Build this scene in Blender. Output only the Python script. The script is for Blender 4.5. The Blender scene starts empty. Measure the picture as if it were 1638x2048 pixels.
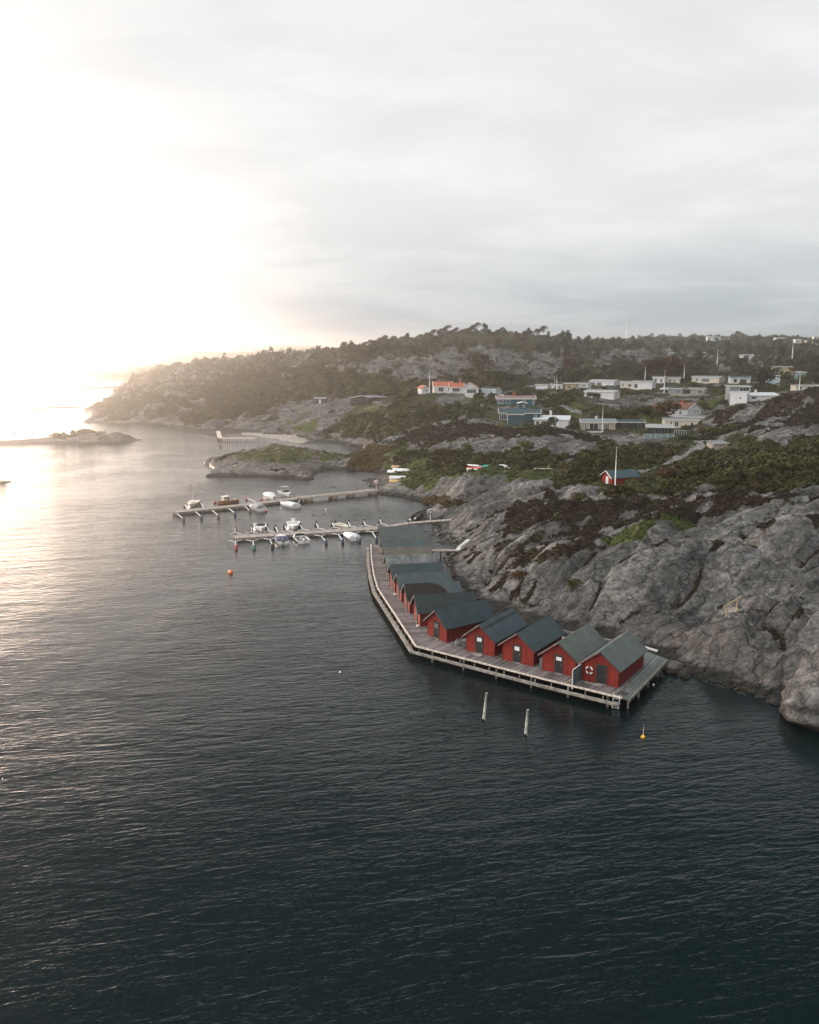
import bpy, math, random
import numpy as np
random.seed(7); RNG = np.random.default_rng(7)
R = math.radians
sc = bpy.context.scene

# ---------------------------------------------------------------- camera
CAM_H = 35.0; FPX = 1750.0; PITCH = math.atan(324/FPX)
cam_d = bpy.data.cameras.new('camera'); cam = bpy.data.objects.new('camera', cam_d)
sc.collection.objects.link(cam); sc.camera = cam
cam.location = (0, 0, CAM_H); cam.rotation_euler = (R(90)-PITCH, 0, 0)
cam_d.sensor_fit = 'VERTICAL'; cam_d.sensor_height = 24.0; cam_d.sensor_width = 24.0*1638/2048
cam_d.lens = 24.0*FPX/2048; cam_d.clip_start = 0.5; cam_d.clip_end = 40000

# ---------------------------------------------------------------- world, sun, exposure
SUN_AZ, SUN_EL = -31.5, 4.0
HAZE_D, HAZE_G = 0.00029, 0.87
w = bpy.data.worlds.new('World'); sc.world = w; w.use_nodes = True
nt = w.node_tree; nt.nodes.clear()
def N(t, **k):
    n = nt.nodes.new(t)
    for a, b in k.items(): setattr(n, a, b)
    return n
def LK(a, b): nt.links.new(a, b)
def M(op, a, b=None, c=None, clamp=False):
    n = nt.nodes.new('ShaderNodeMath'); n.operation = op; n.use_clamp = clamp
    for i, x in enumerate((a, b, c)):
        if x is None: continue
        if isinstance(x, (int, float)): n.inputs[i].default_value = x
        else: nt.links.new(x, n.inputs[i])
    return n.outputs[0]
def MIX(f, a, b, mode='MIX'):
    n = nt.nodes.new('ShaderNodeMix'); n.data_type = 'RGBA'; n.blend_type = mode; n.clamp_factor = True
    for s, x in ((n.inputs[0], f), (n.inputs[6], a), (n.inputs[7], b)):
        if isinstance(x, (int, float)): s.default_value = x
        elif isinstance(x, tuple): s.default_value = (*x[:3], 1)
        else: nt.links.new(x, s)
    return n.outputs[2]
def RAMP(x, a, b, c=0.0, d=1.0, smooth=True):
    n = nt.nodes.new('ShaderNodeMapRange'); n.interpolation_type = 'SMOOTHSTEP' if smooth else 'LINEAR'
    nt.links.new(x, n.inputs[0])
    for i, v in enumerate((a, b, c, d)): n.inputs[i+1].default_value = v
    return n.outputs[0]
sky = N('ShaderNodeTexSky', sky_type='NISHITA', sun_disc=False, sun_elevation=R(SUN_EL), sun_rotation=R(SUN_AZ), altitude=30)
bg1 = N('ShaderNodeBackground'); bg1.inputs[1].default_value = 0.05; thin = N('ShaderNodeVectorMath', operation='SCALE'); thin.inputs['Scale'].default_value = 0.1; LK(sky.outputs[0], thin.inputs[0]); LK(thin.outputs[0], bg1.inputs[0])   # clear sky seen through thick cloud
tc = N('ShaderNodeTexCoord'); sx = N('ShaderNodeSeparateXYZ'); LK(tc.outputs['Generated'], sx.inputs[0])
X, Y, Z = sx.outputs
zc = M('MAXIMUM', Z, 0.0)
# cloud deck seen in perspective: project direction on a plane
den = M('ADD', zc, 0.17)
cx = M('DIVIDE', X, den); cy = M('DIVIDE', Y, den)
comb = N('ShaderNodeCombineXYZ'); LK(cx, comb.inputs[0]); LK(M('MULTIPLY', cy, 1.5), comb.inputs[1])
n1 = N('ShaderNodeTexNoise'); n1.inputs['Scale'].default_value = 1.15; n1.inputs['Detail'].default_value = 9; n1.inputs['Roughness'].default_value = 0.56
n1.inputs['Distortion'].default_value = 0.35
LK(comb.outputs[0], n1.inputs['Vector'])
cloud = RAMP(n1.outputs[0], 0.36, 0.66)
# westward glow: cosine to the sun's direction
sd = (math.sin(R(-25))*math.cos(R(2)), math.cos(R(-25))*math.cos(R(2)), math.sin(R(2)))
dt = N('ShaderNodeVectorMath', operation='DOT_PRODUCT'); LK(tc.outputs['Generated'], dt.inputs[0]); dt.inputs[1].default_value = sd
sd2 = (math.sin(R(-88)), math.cos(R(-88)), 0.15)
dt2 = N('ShaderNodeVectorMath', operation='DOT_PRODUCT'); LK(tc.outputs['Generated'], dt2.inputs[0]); dt2.inputs[1].default_value = sd2
g_tight = M('POWER', M('MAXIMUM', dt.outputs['Value'], 0.0), 90.0)
g_mid = M('POWER', M('MAXIMUM', dt.outputs['Value'], 0.0), 11.0)
g_wide = M('POWER', M('MAXIMUM', dt2.outputs['Value'], 0.0), 4.5)
low = MIX(cloud, (0.46, 0.53, 0.585), (0.60, 0.655, 0.69))       # grey-blue band above the horizon
high = MIX(cloud, (0.80, 0.81, 0.815), (0.91, 0.91, 0.908))
up = MIX(cloud, (0.095, 0.145, 0.175), (0.18, 0.23, 0.265))      # unseen sky above the frame, dimmed to darken the water
c = MIX(RAMP(Z, 0.02, 0.17), low, high)
c = MIX(RAMP(Z, 0.335, 0.42), c, up)
top = MIX(cloud, (1.5, 1.6, 1.7), (2.2, 2.28, 2.35))      # added bright patch in the unseen zenith, to light the rocks
c = MIX(RAMP(Z, 0.74, 0.94), c, top)
c = MIX(RAMP(Z, -0.02, 0.0), (0.10, 0.12, 0.13), c)
gl = MIX(1.0, (0, 0, 0), (1, 1, 1))
def addc(base, fac, col):
    s = N('ShaderNodeVectorMath', operation='SCALE'); s.inputs[0].default_value = col; LK(fac, s.inputs['Scale'])
    a = N('ShaderNodeVectorMath', operation='ADD'); LK(base, a.inputs[0]); LK(s.outputs[0], a.inputs[1]); return a.outputs[0]
azn = M('DIVIDE', M('SUBTRACT', M('ARCTAN2', X, Y), R(-31)), 0.25); eln = M('DIVIDE', Z, 0.135)
lobe = M('EXPONENT', M('MULTIPLY', M('ADD', M('MULTIPLY', azn, azn), M('MULTIPLY', eln, eln)), -1.0))
c = addc(c, lobe, (2.7, 2.1, 1.75))          # bright cloud around the veiled sun
c = addc(c, g_wide, (2.0, 1.68, 1.5))
# added fill glow in the unseen sky behind the camera, for camera-facing walls
dt3 = N('ShaderNodeVectorMath', operation='DOT_PRODUCT'); LK(tc.outputs['Generated'], dt3.inputs[0]); dt3.inputs[1].default_value = (-.80, -.52, .30)
c = addc(c, M('POWER', M('MAXIMUM', dt3.outputs['Value'], 0.0), 1.6), (1.75, 1.70, 1.66))
bg2 = N('ShaderNodeBackground'); bg2.inputs[1].default_value = 1.0; LK(c, bg2.inputs[0])
ads = N('ShaderNodeAddShader'); LK(bg1.outputs[0], ads.inputs[0]); LK(bg2.outputs[0], ads.inputs[1])
wo = N('ShaderNodeOutputWorld'); LK(ads.outputs[0], wo.inputs[0])
w.cycles.sampling_method = 'MANUAL'; w.cycles.sample_map_resolution = 1024

sl = bpy.data.lights.new('sun', 'SUN'); sun = bpy.data.objects.new('sun', sl); sc.collection.objects.link(sun)
sl.energy = 5.0; sl.angle = R(3.0); sl.color = (1.0, 0.78, 0.60)
from mathutils import Vector, Matrix
sdir = Vector((math.sin(R(SUN_AZ))*math.cos(R(SUN_EL)), math.cos(R(SUN_AZ))*math.cos(R(SUN_EL)), math.sin(R(SUN_EL))))
sun.rotation_euler = sdir.to_track_quat('Z', 'Y').to_euler()

vs = sc.view_settings; vs.view_transform = 'Standard'; vs.look = 'None'; vs.exposure = 0; vs.gamma = 1
cy_ = sc.cycles; cy_.use_denoising = True; cy_.max_bounces = 5; cy_.diffuse_bounces = 2; cy_.glossy_bounces = 3
cy_.transmission_bounces = 2; cy_.volume_bounces = 0; cy_.transparent_max_bounces = 4
cy_.caustics_reflective = False; cy_.caustics_refractive = False
cy_.use_adaptive_sampling = True; cy_.adaptive_threshold = 0.015
try: cy_.denoiser = 'OPENIMAGEDENOISE'; cy_.denoising_input_passes = 'RGB_ALBEDO_NORMAL'
except Exception: pass

# ---------------------------------------------------------------- pixel <-> world helpers
CT, ST = math.cos(PITCH), math.sin(PITCH)
def ray(u, v):
    x = (u-819)/FPX; z = -(v-1024)/FPX
    return np.array([x, CT+ST*z, -ST+CT*z])
def G(u, v, z=0.0):
    d = ray(u, v); return np.array([0, 0, CAM_H]) + d*((z-CAM_H)/d[2])
def PD(u, v, D):
    d = ray(u, v); return np.array([0, 0, CAM_H]) + d*(D/d[1])
def proj(x, y, z):
    zz = z-CAM_H; f = y*CT - zz*ST; up_ = y*ST + zz*CT
    f = np.maximum(f, 1.0)
    return 819+FPX*x/f, 1024-FPX*up_/f

# ---------------------------------------------------------------- noise
def _h(ix, iy, s):
    h = (ix.astype(np.int64)*374761393 + iy.astype(np.int64)*668265263 + s*974634777) & 0xffffffff
    h = ((h ^ (h >> 13))*1274126177) & 0xffffffff
    return (h ^ (h >> 16)) & 0xffff
def pn(x, y, s=0):
    x0 = np.floor(x); y0 = np.floor(y); fx = (x-x0).astype(np.float32); fy = (y-y0).astype(np.float32)
    r = 0; ux = fx*fx*fx*(fx*(fx*6-15)+10); uy = fy*fy*fy*(fy*(fy*6-15)+10); g = []
    for dy in (0, 1):
        for dx in (0, 1):
            a = _h(x0+dx, y0+dy, s).astype(np.float32)*(2*np.pi/65536)
            g.append(np.cos(a)*(fx-dx)+np.sin(a)*(fy-dy))
    return (1.42*((g[0]*(1-ux)+g[1]*ux)*(1-uy)+(g[2]*(1-ux)+g[3]*ux)*uy)).astype(np.float32)
def fbm(x, y, s=0, o=4, ro=0.5):
    t = 0; a = 1; n = 0
    for k in range(o):
        t = t + a*pn(x*2**k+k*17.3, y*2**k-k*9.1, s+k); n += a; a *= ro
    return t/n
def sstep(x, a, b):
    t = np.clip((x-a)/(b-a), 0, 1); return t*t*(3-2*t)
def inpoly(px, py, poly):
    ins = np.zeros(px.shape, bool); n = len(poly)
    for i in range(n):
        x1, y1 = poly[i]; x2, y2 = poly[(i+1) % n]
        if y1 == y2: continue
        c_ = (y1 > py) != (y2 > py)
        ins ^= c_ & (px < (x2-x1)*(py-y1)/(y2-y1)+x1)
    return ins
def sdist(px, py, poly):
    d = np.full(px.shape, 1e9)
    n = len(poly)
    for i in range(n):
        ax, ay = poly[i]; bx, by = poly[(i+1) % n]
        ex, ey = bx-ax, by-ay; L = ex*ex+ey*ey+1e-9
        t = np.clip(((px-ax)*ex+(py-ay)*ey)/L, 0, 1)
        d = np.minimum(d, np.hypot(px-ax-t*ex, py-ay-t*ey))
    return np.where(inpoly(px, py, poly), d, -d)

# ---------------------------------------------------------------- tags, meshes, materials
C = sc.collection
def tag(o, label=None, cat=None, group=None, kind=None):
    if label: o['label'] = label
    if cat: o['category'] = cat
    if group: o['group'] = group
    if kind: o['kind'] = kind
    return o
def empty(name, loc, rz=0.0, label=None, cat=None, group=None):
    o = bpy.data.objects.new(name, None); C.objects.link(o)
    o.location = tuple(float(q) for q in loc); o.rotation_euler = (0, 0, rz); o.empty_display_size = 0.3
    return tag(o, label, cat, group)
def np_mesh(name, V, F, mat=None, parent=None, smooth=True, attrs=None, k=None):
    V = np.ascontiguousarray(V, np.float32); F = np.ascontiguousarray(F, np.int32)
    k = F.shape[1]
    me = bpy.data.meshes.new(name); me.vertices.add(len(V)); me.vertices.foreach_set('co', V.ravel())
    me.loops.add(F.size); me.loops.foreach_set('vertex_index', F.ravel())
    me.polygons.add(len(F)); me.polygons.foreach_set('loop_start', np.arange(0, F.size, k, dtype=np.int32))
    try: me.polygons.foreach_set('loop_total', np.full(len(F), k, np.int32))
    except Exception: pass
    me.polygons.foreach_set('use_smooth', np.full(len(F), smooth, bool))
    me.update(calc_edges=True)
    for an, arr in (attrs or {}).items():
        if arr.ndim == 1:
            a = me.attributes.new(an, 'FLOAT', 'POINT'); a.data.foreach_set('value', arr.astype(np.float32))
        else:
            a = me.attributes.new(an, 'FLOAT_VECTOR', 'POINT'); a.data.foreach_set('vector', arr.astype(np.float32).ravel())
    if mat: me.materials.append(mat)
    o = bpy.data.objects.new(name, me); C.objects.link(o)
    if parent: o.parent = parent
    return o
class MB:
    """collects boxes, bars and tubes for ONE mesh object"""
    def __init__(s): s.v = []; s.f = []; s.sm = []
    def add(s, vs_, fs, smooth=False):
        b = len(s.v); s.v += [tuple(map(float, p)) for p in vs_]; s.f += [tuple(b+i for i in f) for f in fs]; s.sm += [smooth]*len(fs); return s
    def box(s, x0, x1, y0, y1, z0, z1):
        return s.add([(x, y, z) for z in (z0, z1) for y in (y0, y1) for x in (x0, x1)],
                     [(0, 2, 3, 1), (4, 5, 7, 6), (0, 1, 5, 4), (2, 6, 7, 3), (0, 4, 6, 2), (1, 3, 7, 5)])
    def bar(s, a, b, wd, ht, up=(0, 0, 1)):
        a = Vector(a); b = Vector(b); d = (b-a).normalized(); u_ = Vector(up)
        if abs(d.dot(u_)) > .99: u_ = Vector((1, 0, 0))
        r_ = d.cross(u_).normalized()*wd/2; t_ = r_.cross(d).normalized()*ht/2
        vs_ = [p+i*r_+j*t_ for p in (a, b) for i, j in ((-1, -1), (1, -1), (1, 1), (-1, 1))]
        return s.add(vs_, [(3, 2, 1, 0), (4, 5, 6, 7), (0, 1, 5, 4), (1, 2, 6, 5), (2, 3, 7, 6), (3, 0, 4, 7)])
    def tube(s, pts, rad, n=10, cap=True):
        pts = [Vector(p) for p in pts]; rad = rad if isinstance(rad, (list, tuple)) else [rad]*len(pts)
        vs_ = []; prev = None
        for i, p in enumerate(pts):
            d = (pts[min(i+1, len(pts)-1)]-pts[max(i-1, 0)]).normalized()
            u_ = Vector((0, 0, 1)) if abs(d.z) < .9 else Vector((1, 0, 0))
            a = d.cross(u_).normalized(); b = a.cross(d)
            vs_ += [p+rad[i]*(math.cos(t)*a+math.sin(t)*b) for t in [2*math.pi*k/n for k in range(n)]]
        fs = [(i*n+k, i*n+(k+1) % n, (i+1)*n+(k+1) % n, (i+1)*n+k) for i in range(len(pts)-1) for k in range(n)]
        s.add(vs_, fs, True)
        if cap:
            b = len(s.v)-len(vs_); s.f += [tuple(b+k for k in range(n)), tuple(b+(len(pts)-1)*n+k for k in reversed(range(n)))]; s.sm += [False]*2
        return s
    def lathe(s, prof, n=14, c=(0, 0, 0)):
        vs_ = [(c[0]+r_*math.cos(2*math.pi*k/n), c[1]+r_*math.sin(2*math.pi*k/n), c[2]+z) for r_, z in prof for k in range(n)]
        return s.add(vs_, [(i*n+k, i*n+(k+1) % n, (i+1)*n+(k+1) % n, (i+1)*n+k) for i in range(len(prof)-1) for k in range(n)], True)
    def prism(s, poly, z0, z1):
        n = len(poly)
        return s.add([(*p, z0) for p in poly]+[(*p, z1) for p in poly],
                     [tuple(reversed(range(n))), tuple(range(n, 2*n))]+[(i, (i+1) % n, n+(i+1) % n, n+i) for i in range(n)])
    def build(s, name, mat, parent=None, bevel=0):
        me = bpy.data.meshes.new(name); me.from_pydata(s.v, [], s.f)
        me.polygons.foreach_set('use_smooth', s.sm); me.materials.append(mat); me.update()
        o = bpy.data.objects.new(name, me); C.objects.link(o)
        if parent: o.parent = parent
        if bevel:
            m = o.modifiers.new('bevel', 'BEVEL'); m.width = bevel; m.segments = 2; m.limit_method = 'ANGLE'
        return o
def copy_tree(o, parent=None):
    c_ = o.copy(); C.objects.link(c_)
    if parent: c_.parent = parent
    for ch in list(o.children): copy_tree(ch, c_)
    return c_

def newmat(name):
    global nt
    m = bpy.data.materials.new(name); m.use_nodes = True; nt = m.node_tree
    b = nt.nodes['Principled BSDF']; return m, b
def setc(s, v):
    if isinstance(v, (int, float)): s.default_value = v
    elif isinstance(v, tuple): s.default_value = (*v, 1) if len(v) == 3 else v
    else: nt.links.new(v, s)
def coord(kind='Object', scale=(1, 1, 1), rot=(0, 0, 0)):
    t = nt.nodes.new('ShaderNodeTexCoord'); m = nt.nodes.new('ShaderNodeMapping')
    nt.links.new(t.outputs[kind], m.inputs[0]); m.inputs['Scale'].default_value = scale; m.inputs['Rotation'].default_value = rot
    return m.outputs[0]
def geo_pos(scale=(1, 1, 1), rot=(0, 0, 0)):
    t = nt.nodes.new('ShaderNodeNewGeometry'); m = nt.nodes.new('ShaderNodeMapping')
    nt.links.new(t.outputs['Position'], m.inputs[0]); m.inputs['Scale'].default_value = scale; m.inputs['Rotation'].default_value = rot
    return m.outputs[0]
def noise(vec, scale, detail=4, rough=.5, dist=0.0):
    n = nt.nodes.new('ShaderNodeTexNoise'); nt.links.new(vec, n.inputs['Vector'])
    n.inputs['Scale'].default_value = scale; n.inputs['Detail'].default_value = detail; n.inputs['Roughness'].default_value = rough
    n.inputs['Distortion'].default_value = dist; return n.outputs[0]
def bump(h, dist, strength=1.0, prev=None):
    b = nt.nodes.new('ShaderNodeBump'); b.inputs['Distance'].default_value = dist; b.inputs['Strength'].default_value = strength
    nt.links.new(h, b.inputs['Height'])
    if prev is not None: nt.links.new(prev, b.inputs['Normal'])
    return b.outputs[0]
def attr(name, out='Fac'):
    a = nt.nodes.new('ShaderNodeAttribute'); a.attribute_name = name; return a.outputs[out]
def plain(name, col, rough=.6, var=.12, scale=3.0, metal=0.0, bmp=0.0, kind='Object'):
    m, b = newmat(name)
    v = coord(kind)
    n = noise(v, scale, 5, .6)
    dark = tuple(q*(1-var*1.6) for q in col); lite = tuple(min(1, q*(1+var)) for q in col)
    setc(b.inputs['Base Color'], MIX(RAMP(n, .3, .7), dark, lite))
    b.inputs['Roughness'].default_value = rough; b.inputs['Metallic'].default_value = metal
    if bmp: setc(b.inputs['Normal'], bump(n, bmp))
    return m
# ---------------------------------------------------------------- terrain data
# (u, v, forward distance): ground seen at that pixel
CP = [(1570,1378,83.5),(1638,1372,82),(1500,1372,87),
 (1450,1335,90.5),(1450,1300,92),(1450,1240,95.5),(1450,1222,101),(1450,1208,107),(1450,1160,110.5),(1450,1100,116),(1450,1050,124),(1450,1020,135),(1450,1000,145),
 (1620,1330,86.5),(1620,1300,88),(1620,1240,93),(1620,1190,99),(1620,1150,106),(1620,1080,115),(1620,1020,126),(1620,990,142),
 (1530,1330,88),(1530,1260,92.5),(1530,1200,100),(1530,1185,108),(1530,1130,112),(1530,1060,119),(1530,1010,134),
 (1370,1300,95.5),(1370,1262,100),(1370,1246,104),(1370,1190,108),(1370,1120,114),(1370,1060,124),(1370,1020,138),
 (1300,1260,102),(1300,1200,106.5),(1300,1140,112),(1300,1080,121),(1300,1040,134),(1300,1005,148),
 (1230,1245,106),(1200,1180,111),(1200,1120,117),(1200,1070,127),(1200,1020,146),(1200,990,162),
 (1100,1215,111.5),(1100,1170,115),(1100,1120,121.5),(1100,1070,133),(1100,1020,152),(1100,985,170),
 (1000,1185,118),(1000,1140,124.5),(1000,1090,137),(1000,1040,158),(1000,1010,172),
 (925,1130,132),(935,1090,144),(930,1060,156),(930,1035,165),(885,1035,172),
 (950,955,196),(1020,962,190),(1080,980,178),(890,975,200),(840,978,206),(905,1003,185),(870,960,213),
 (800,950,234),(790,938,242),(1150,970,182),(1250,972,184),(1350,980,160),(1500,965,166),(1400,960,172),(1638,955,163),(1600,930,188),(1550,925,192),(1638,890,210),
 (1000,930,216),(1100,925,220),(860,925,243),(1200,930,212),(1300,940,204),(1350,920,224),(1390,893,248),(1440,902,240),
 (1000,890,250),(1100,872,258),(900,895,262),(850,880,280),(1200,895,258),(1200,880,268),(1290,880,262),(1000,858,284),(1080,862,275),(900,868,290),(940,845,308),
 (800,900,280),(760,880,300),(700,880,328),(640,872,350),(560,858,380),(500,850,390),(460,852,395),
 (1040,843,300),(1110,857,298),(1225,862,294),(1310,868,277),(1370,857,292),(1390,836,326),(1500,873,270),
 (1032,810,332),(1210,797,381),(1150,815,350),(1280,815,350),(920,789,372),(850,788,374),(980,792,364),(880,810,345),(800,840,322),(760,850,330),
 (740,809,398),(640,808,418),(700,830,372),(640,840,385),(600,830,400),(560,820,430),
 (1140,780,440),(1250,777,430),(1370,792,402),(1340,768,460),(1420,768,470),(1480,770,445),(1545,768,448),(1480,806,332),(1550,800,322),(1615,784,392),(1600,755,470),(1560,742,520),
 (1450,828,290),(1500,818,286),(1550,830,262),(1600,800,285),(1638,775,305),(1560,870,232),(1480,845,262),(1638,840,248),
 (950,765,440),(950,740,490),(900,712,560),(980,700,600),(970,668,660),(900,674,655),(1060,672,680),(1150,682,720),(820,688,640),(760,696,640),(700,700,640),
 (850,760,450),(800,780,430),(780,740,520),(700,780,460),(720,760,500),(700,735,570),(650,717,640),(600,760,520),(600,726,660),
 (1060,760,470),(1060,735,540),(1060,710,610),(1160,745,520),(1160,715,640),(1160,695,720),
 (1250,745,560),(1250,720,680),(1250,698,850),(1240,684,1000),(1340,735,580),(1340,710,720),(1400,712,640),(1340,692,900),(1450,690,900),(1450,680,1050),
 (1500,715,610),(1510,738,535),(1590,722,570),(1600,700,760),(1560,683,950),(1620,688,980),(1638,682,1100),(1340,681,1100),(1290,682,1100),(1540,678,1250),(1400,678,1250),
 (550,718,740),(430,724,790),(480,740,650),(430,760,560),(480,780,500),(430,800,460),(430,835,415),(380,840,410),(350,778,540),(350,744,720),(300,752,900),(320,800,455),(300,825,428),
 (240,798,520),(240,832,425),(270,813,460),(280,783,600),(200,836,428),(250,748,1250),(200,752,1200),(160,753,1150),(230,752,1130),(280,740,1400),(360,732,1200),
 (560,700,2300),(300,705,2400),
 # beyond the frame on the right
 (1900,1400,78),(1900,1300,86),(1900,1150,105),(1900,1000,140),(1900,900,205),(1900,850,250),(1900,760,420),(1900,700,900),(2150,1350,80),(2150,1100,110),(2150,850,260),(2150,720,700)]
HID = [(0,1500,28),(300,1500,26),(700,1500,30),(-200,1500,8),(1000,1600,28),(250,2500,20),(-400,2300,4),(900,2500,20),(0,900,34),(120,900,36),(-120,900,26),(-240,1000,14),(-350,2000,3),(230,860,38),(300,1000,36)]
HOUSE_PTS = []       # (x, y, radius) where the ground is kept calm, filled in by the village list

SH = [(2150,1560),(1900,1520),(1760,1490),(1638,1447),(1600,1420),(1560,1399),(1530,1394),(1500,1386),(1465,1378),(1440,1366),(1415,1357),(1390,1352),(1365,1341),(1345,1332)]
SHW = [(29.3,95.2),(27.6,98.0),(26.0,99.6),(22.5,101.8),(18.6,104.5),(15.0,107.0),(12.8,109.5),(11.0,113.0),(9.6,117.5),(8.6,121.0),(8.2,126.0),(6.9,132.0),(6.2,139.0),(6.0,146.0),(7.0,150.5)]
SH2 = [(915,1092),(908,1084),(890,1078),(874,1070),(878,1060),(890,1054),(872,1047),(850,1044),(829,1037),(850,1029),(870,1020),(865,1012),(845,1002),(808,995),(757,990),(737,986),(742,975),(731,967),(725,961),(745,956),(765,952),(768,947),(740,942),(700,939),(660,938),(640,943),(632,951),(618,960),(590,957),(560,955),(520,953),(480,952),(440,952),(412,953),(424,947),(440,943),(422,937),(412,929),(410,924),(440,918),(480,911),(520,900),(548,893),(590,901),(640,908),(690,919),(707,916),(733,900),(720,892),(682,887),(640,888),(600,887),(570,882),(540,875),(500,870),(470,868),(436,866),(430,873),(395,869),(365,860),(330,850),(290,847),(240,848),(164,846),(168,841),(196,833),(178,828),(165,821),(205,815),(228,803),(216,797),(246,784),(285,770),(312,762),(280,759),(250,759),(180,758),(112,757)]
def gp(l): return [tuple(G(u, v, 0)[:2]) for u, v in l]
MAIN = gp(SH)+SHW+gp(SH2)+[(-560,1700),(-700,2700),(2200,2700),(900,60)]
def isl(front, back): return gp(front)+[tuple(q) for q in back]
def band(pts, th):                     # islets given by their visible waterline, thickened away from the camera
    f = [G(u, v, 0) for u, v in pts]; b = [q+np.array([0, th*(1-abs(2*i/(len(f)-1)-1))**.7+1.0, 0]) for i, q in enumerate(f)]
    return [tuple(q[:2]) for q in f]+[tuple(q[:2]) for q in reversed(b)]
ISLES = [(band([(-160,893),(-60,892),(0,891),(60,889),(140,888.5),(190,888),(230,887),(262,884),(286,880)], 26), 1.0),
         (band([(24,816.5),(60,817.5),(100,817),(140,816),(168,814.5)], 16), .8),
         (band([(146,776.5),(170,778),(205,777),(245,775.5),(272,774.5)], 30), 1.6),
         (band([(-60,970),(-20,970),(2,969),(13,966.5)], 7), 1.3),
         (band([(20,866),(28,867),(37,866)], 4), 1.6),
         (band([(874,1086),(890,1088),(905,1087)], 2.2), .35),
         (band([(640,975),(652,976),(664,975)], .6), .15)]
def islz(x, y):
    """extra height of the left islet, two humps"""
    u, v = proj(x, y, 0*x)
    return (2.4*np.exp(-((u-240)/26)**2)+1.7*np.exp(-((u-175)/30)**2)+.4)*((u < 300) & (v > 850) & (v < 893))

def terrain_base():
    pts = []
    for u, v, D in CP: pts.append(PD(u, v, D))
    pts += [np.array(p, float) for p in HID]
    P = np.array(pts); S = np.stack([np.arctan2(P[:, 0], P[:, 1])*1.0, np.log(P[:, 1])], 1)
    h = np.maximum(P[:, 2], .25)
    def K(A, B): return np.sqrt(((A[:, None]-B[None])**2).sum(-1)+1e-5)
    n = len(S); A = np.zeros((n+3, n+3)); A[:n, :n] = -K(S, S)+np.eye(n)*1e-3
    A[:n, n] = 1; A[:n, n+1:] = S; A[n, :n] = 1; A[n+1:, :n] = S.T
    wts = np.linalg.solve(A, np.concatenate([h, [0, 0, 0]]))
    return S, wts, K
TS, TW, TK = terrain_base()
def base_h(az, lr_y):
    Q = np.stack([az, lr_y], 1); out = np.empty(len(Q))
    for i in range(0, len(Q), 20000):
        q = Q[i:i+20000]; out[i:i+20000] = -TK(q, TS)@TW[:len(TS)]+TW[len(TS)]+q@TW[len(TS)+1:]
    return out

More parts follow.
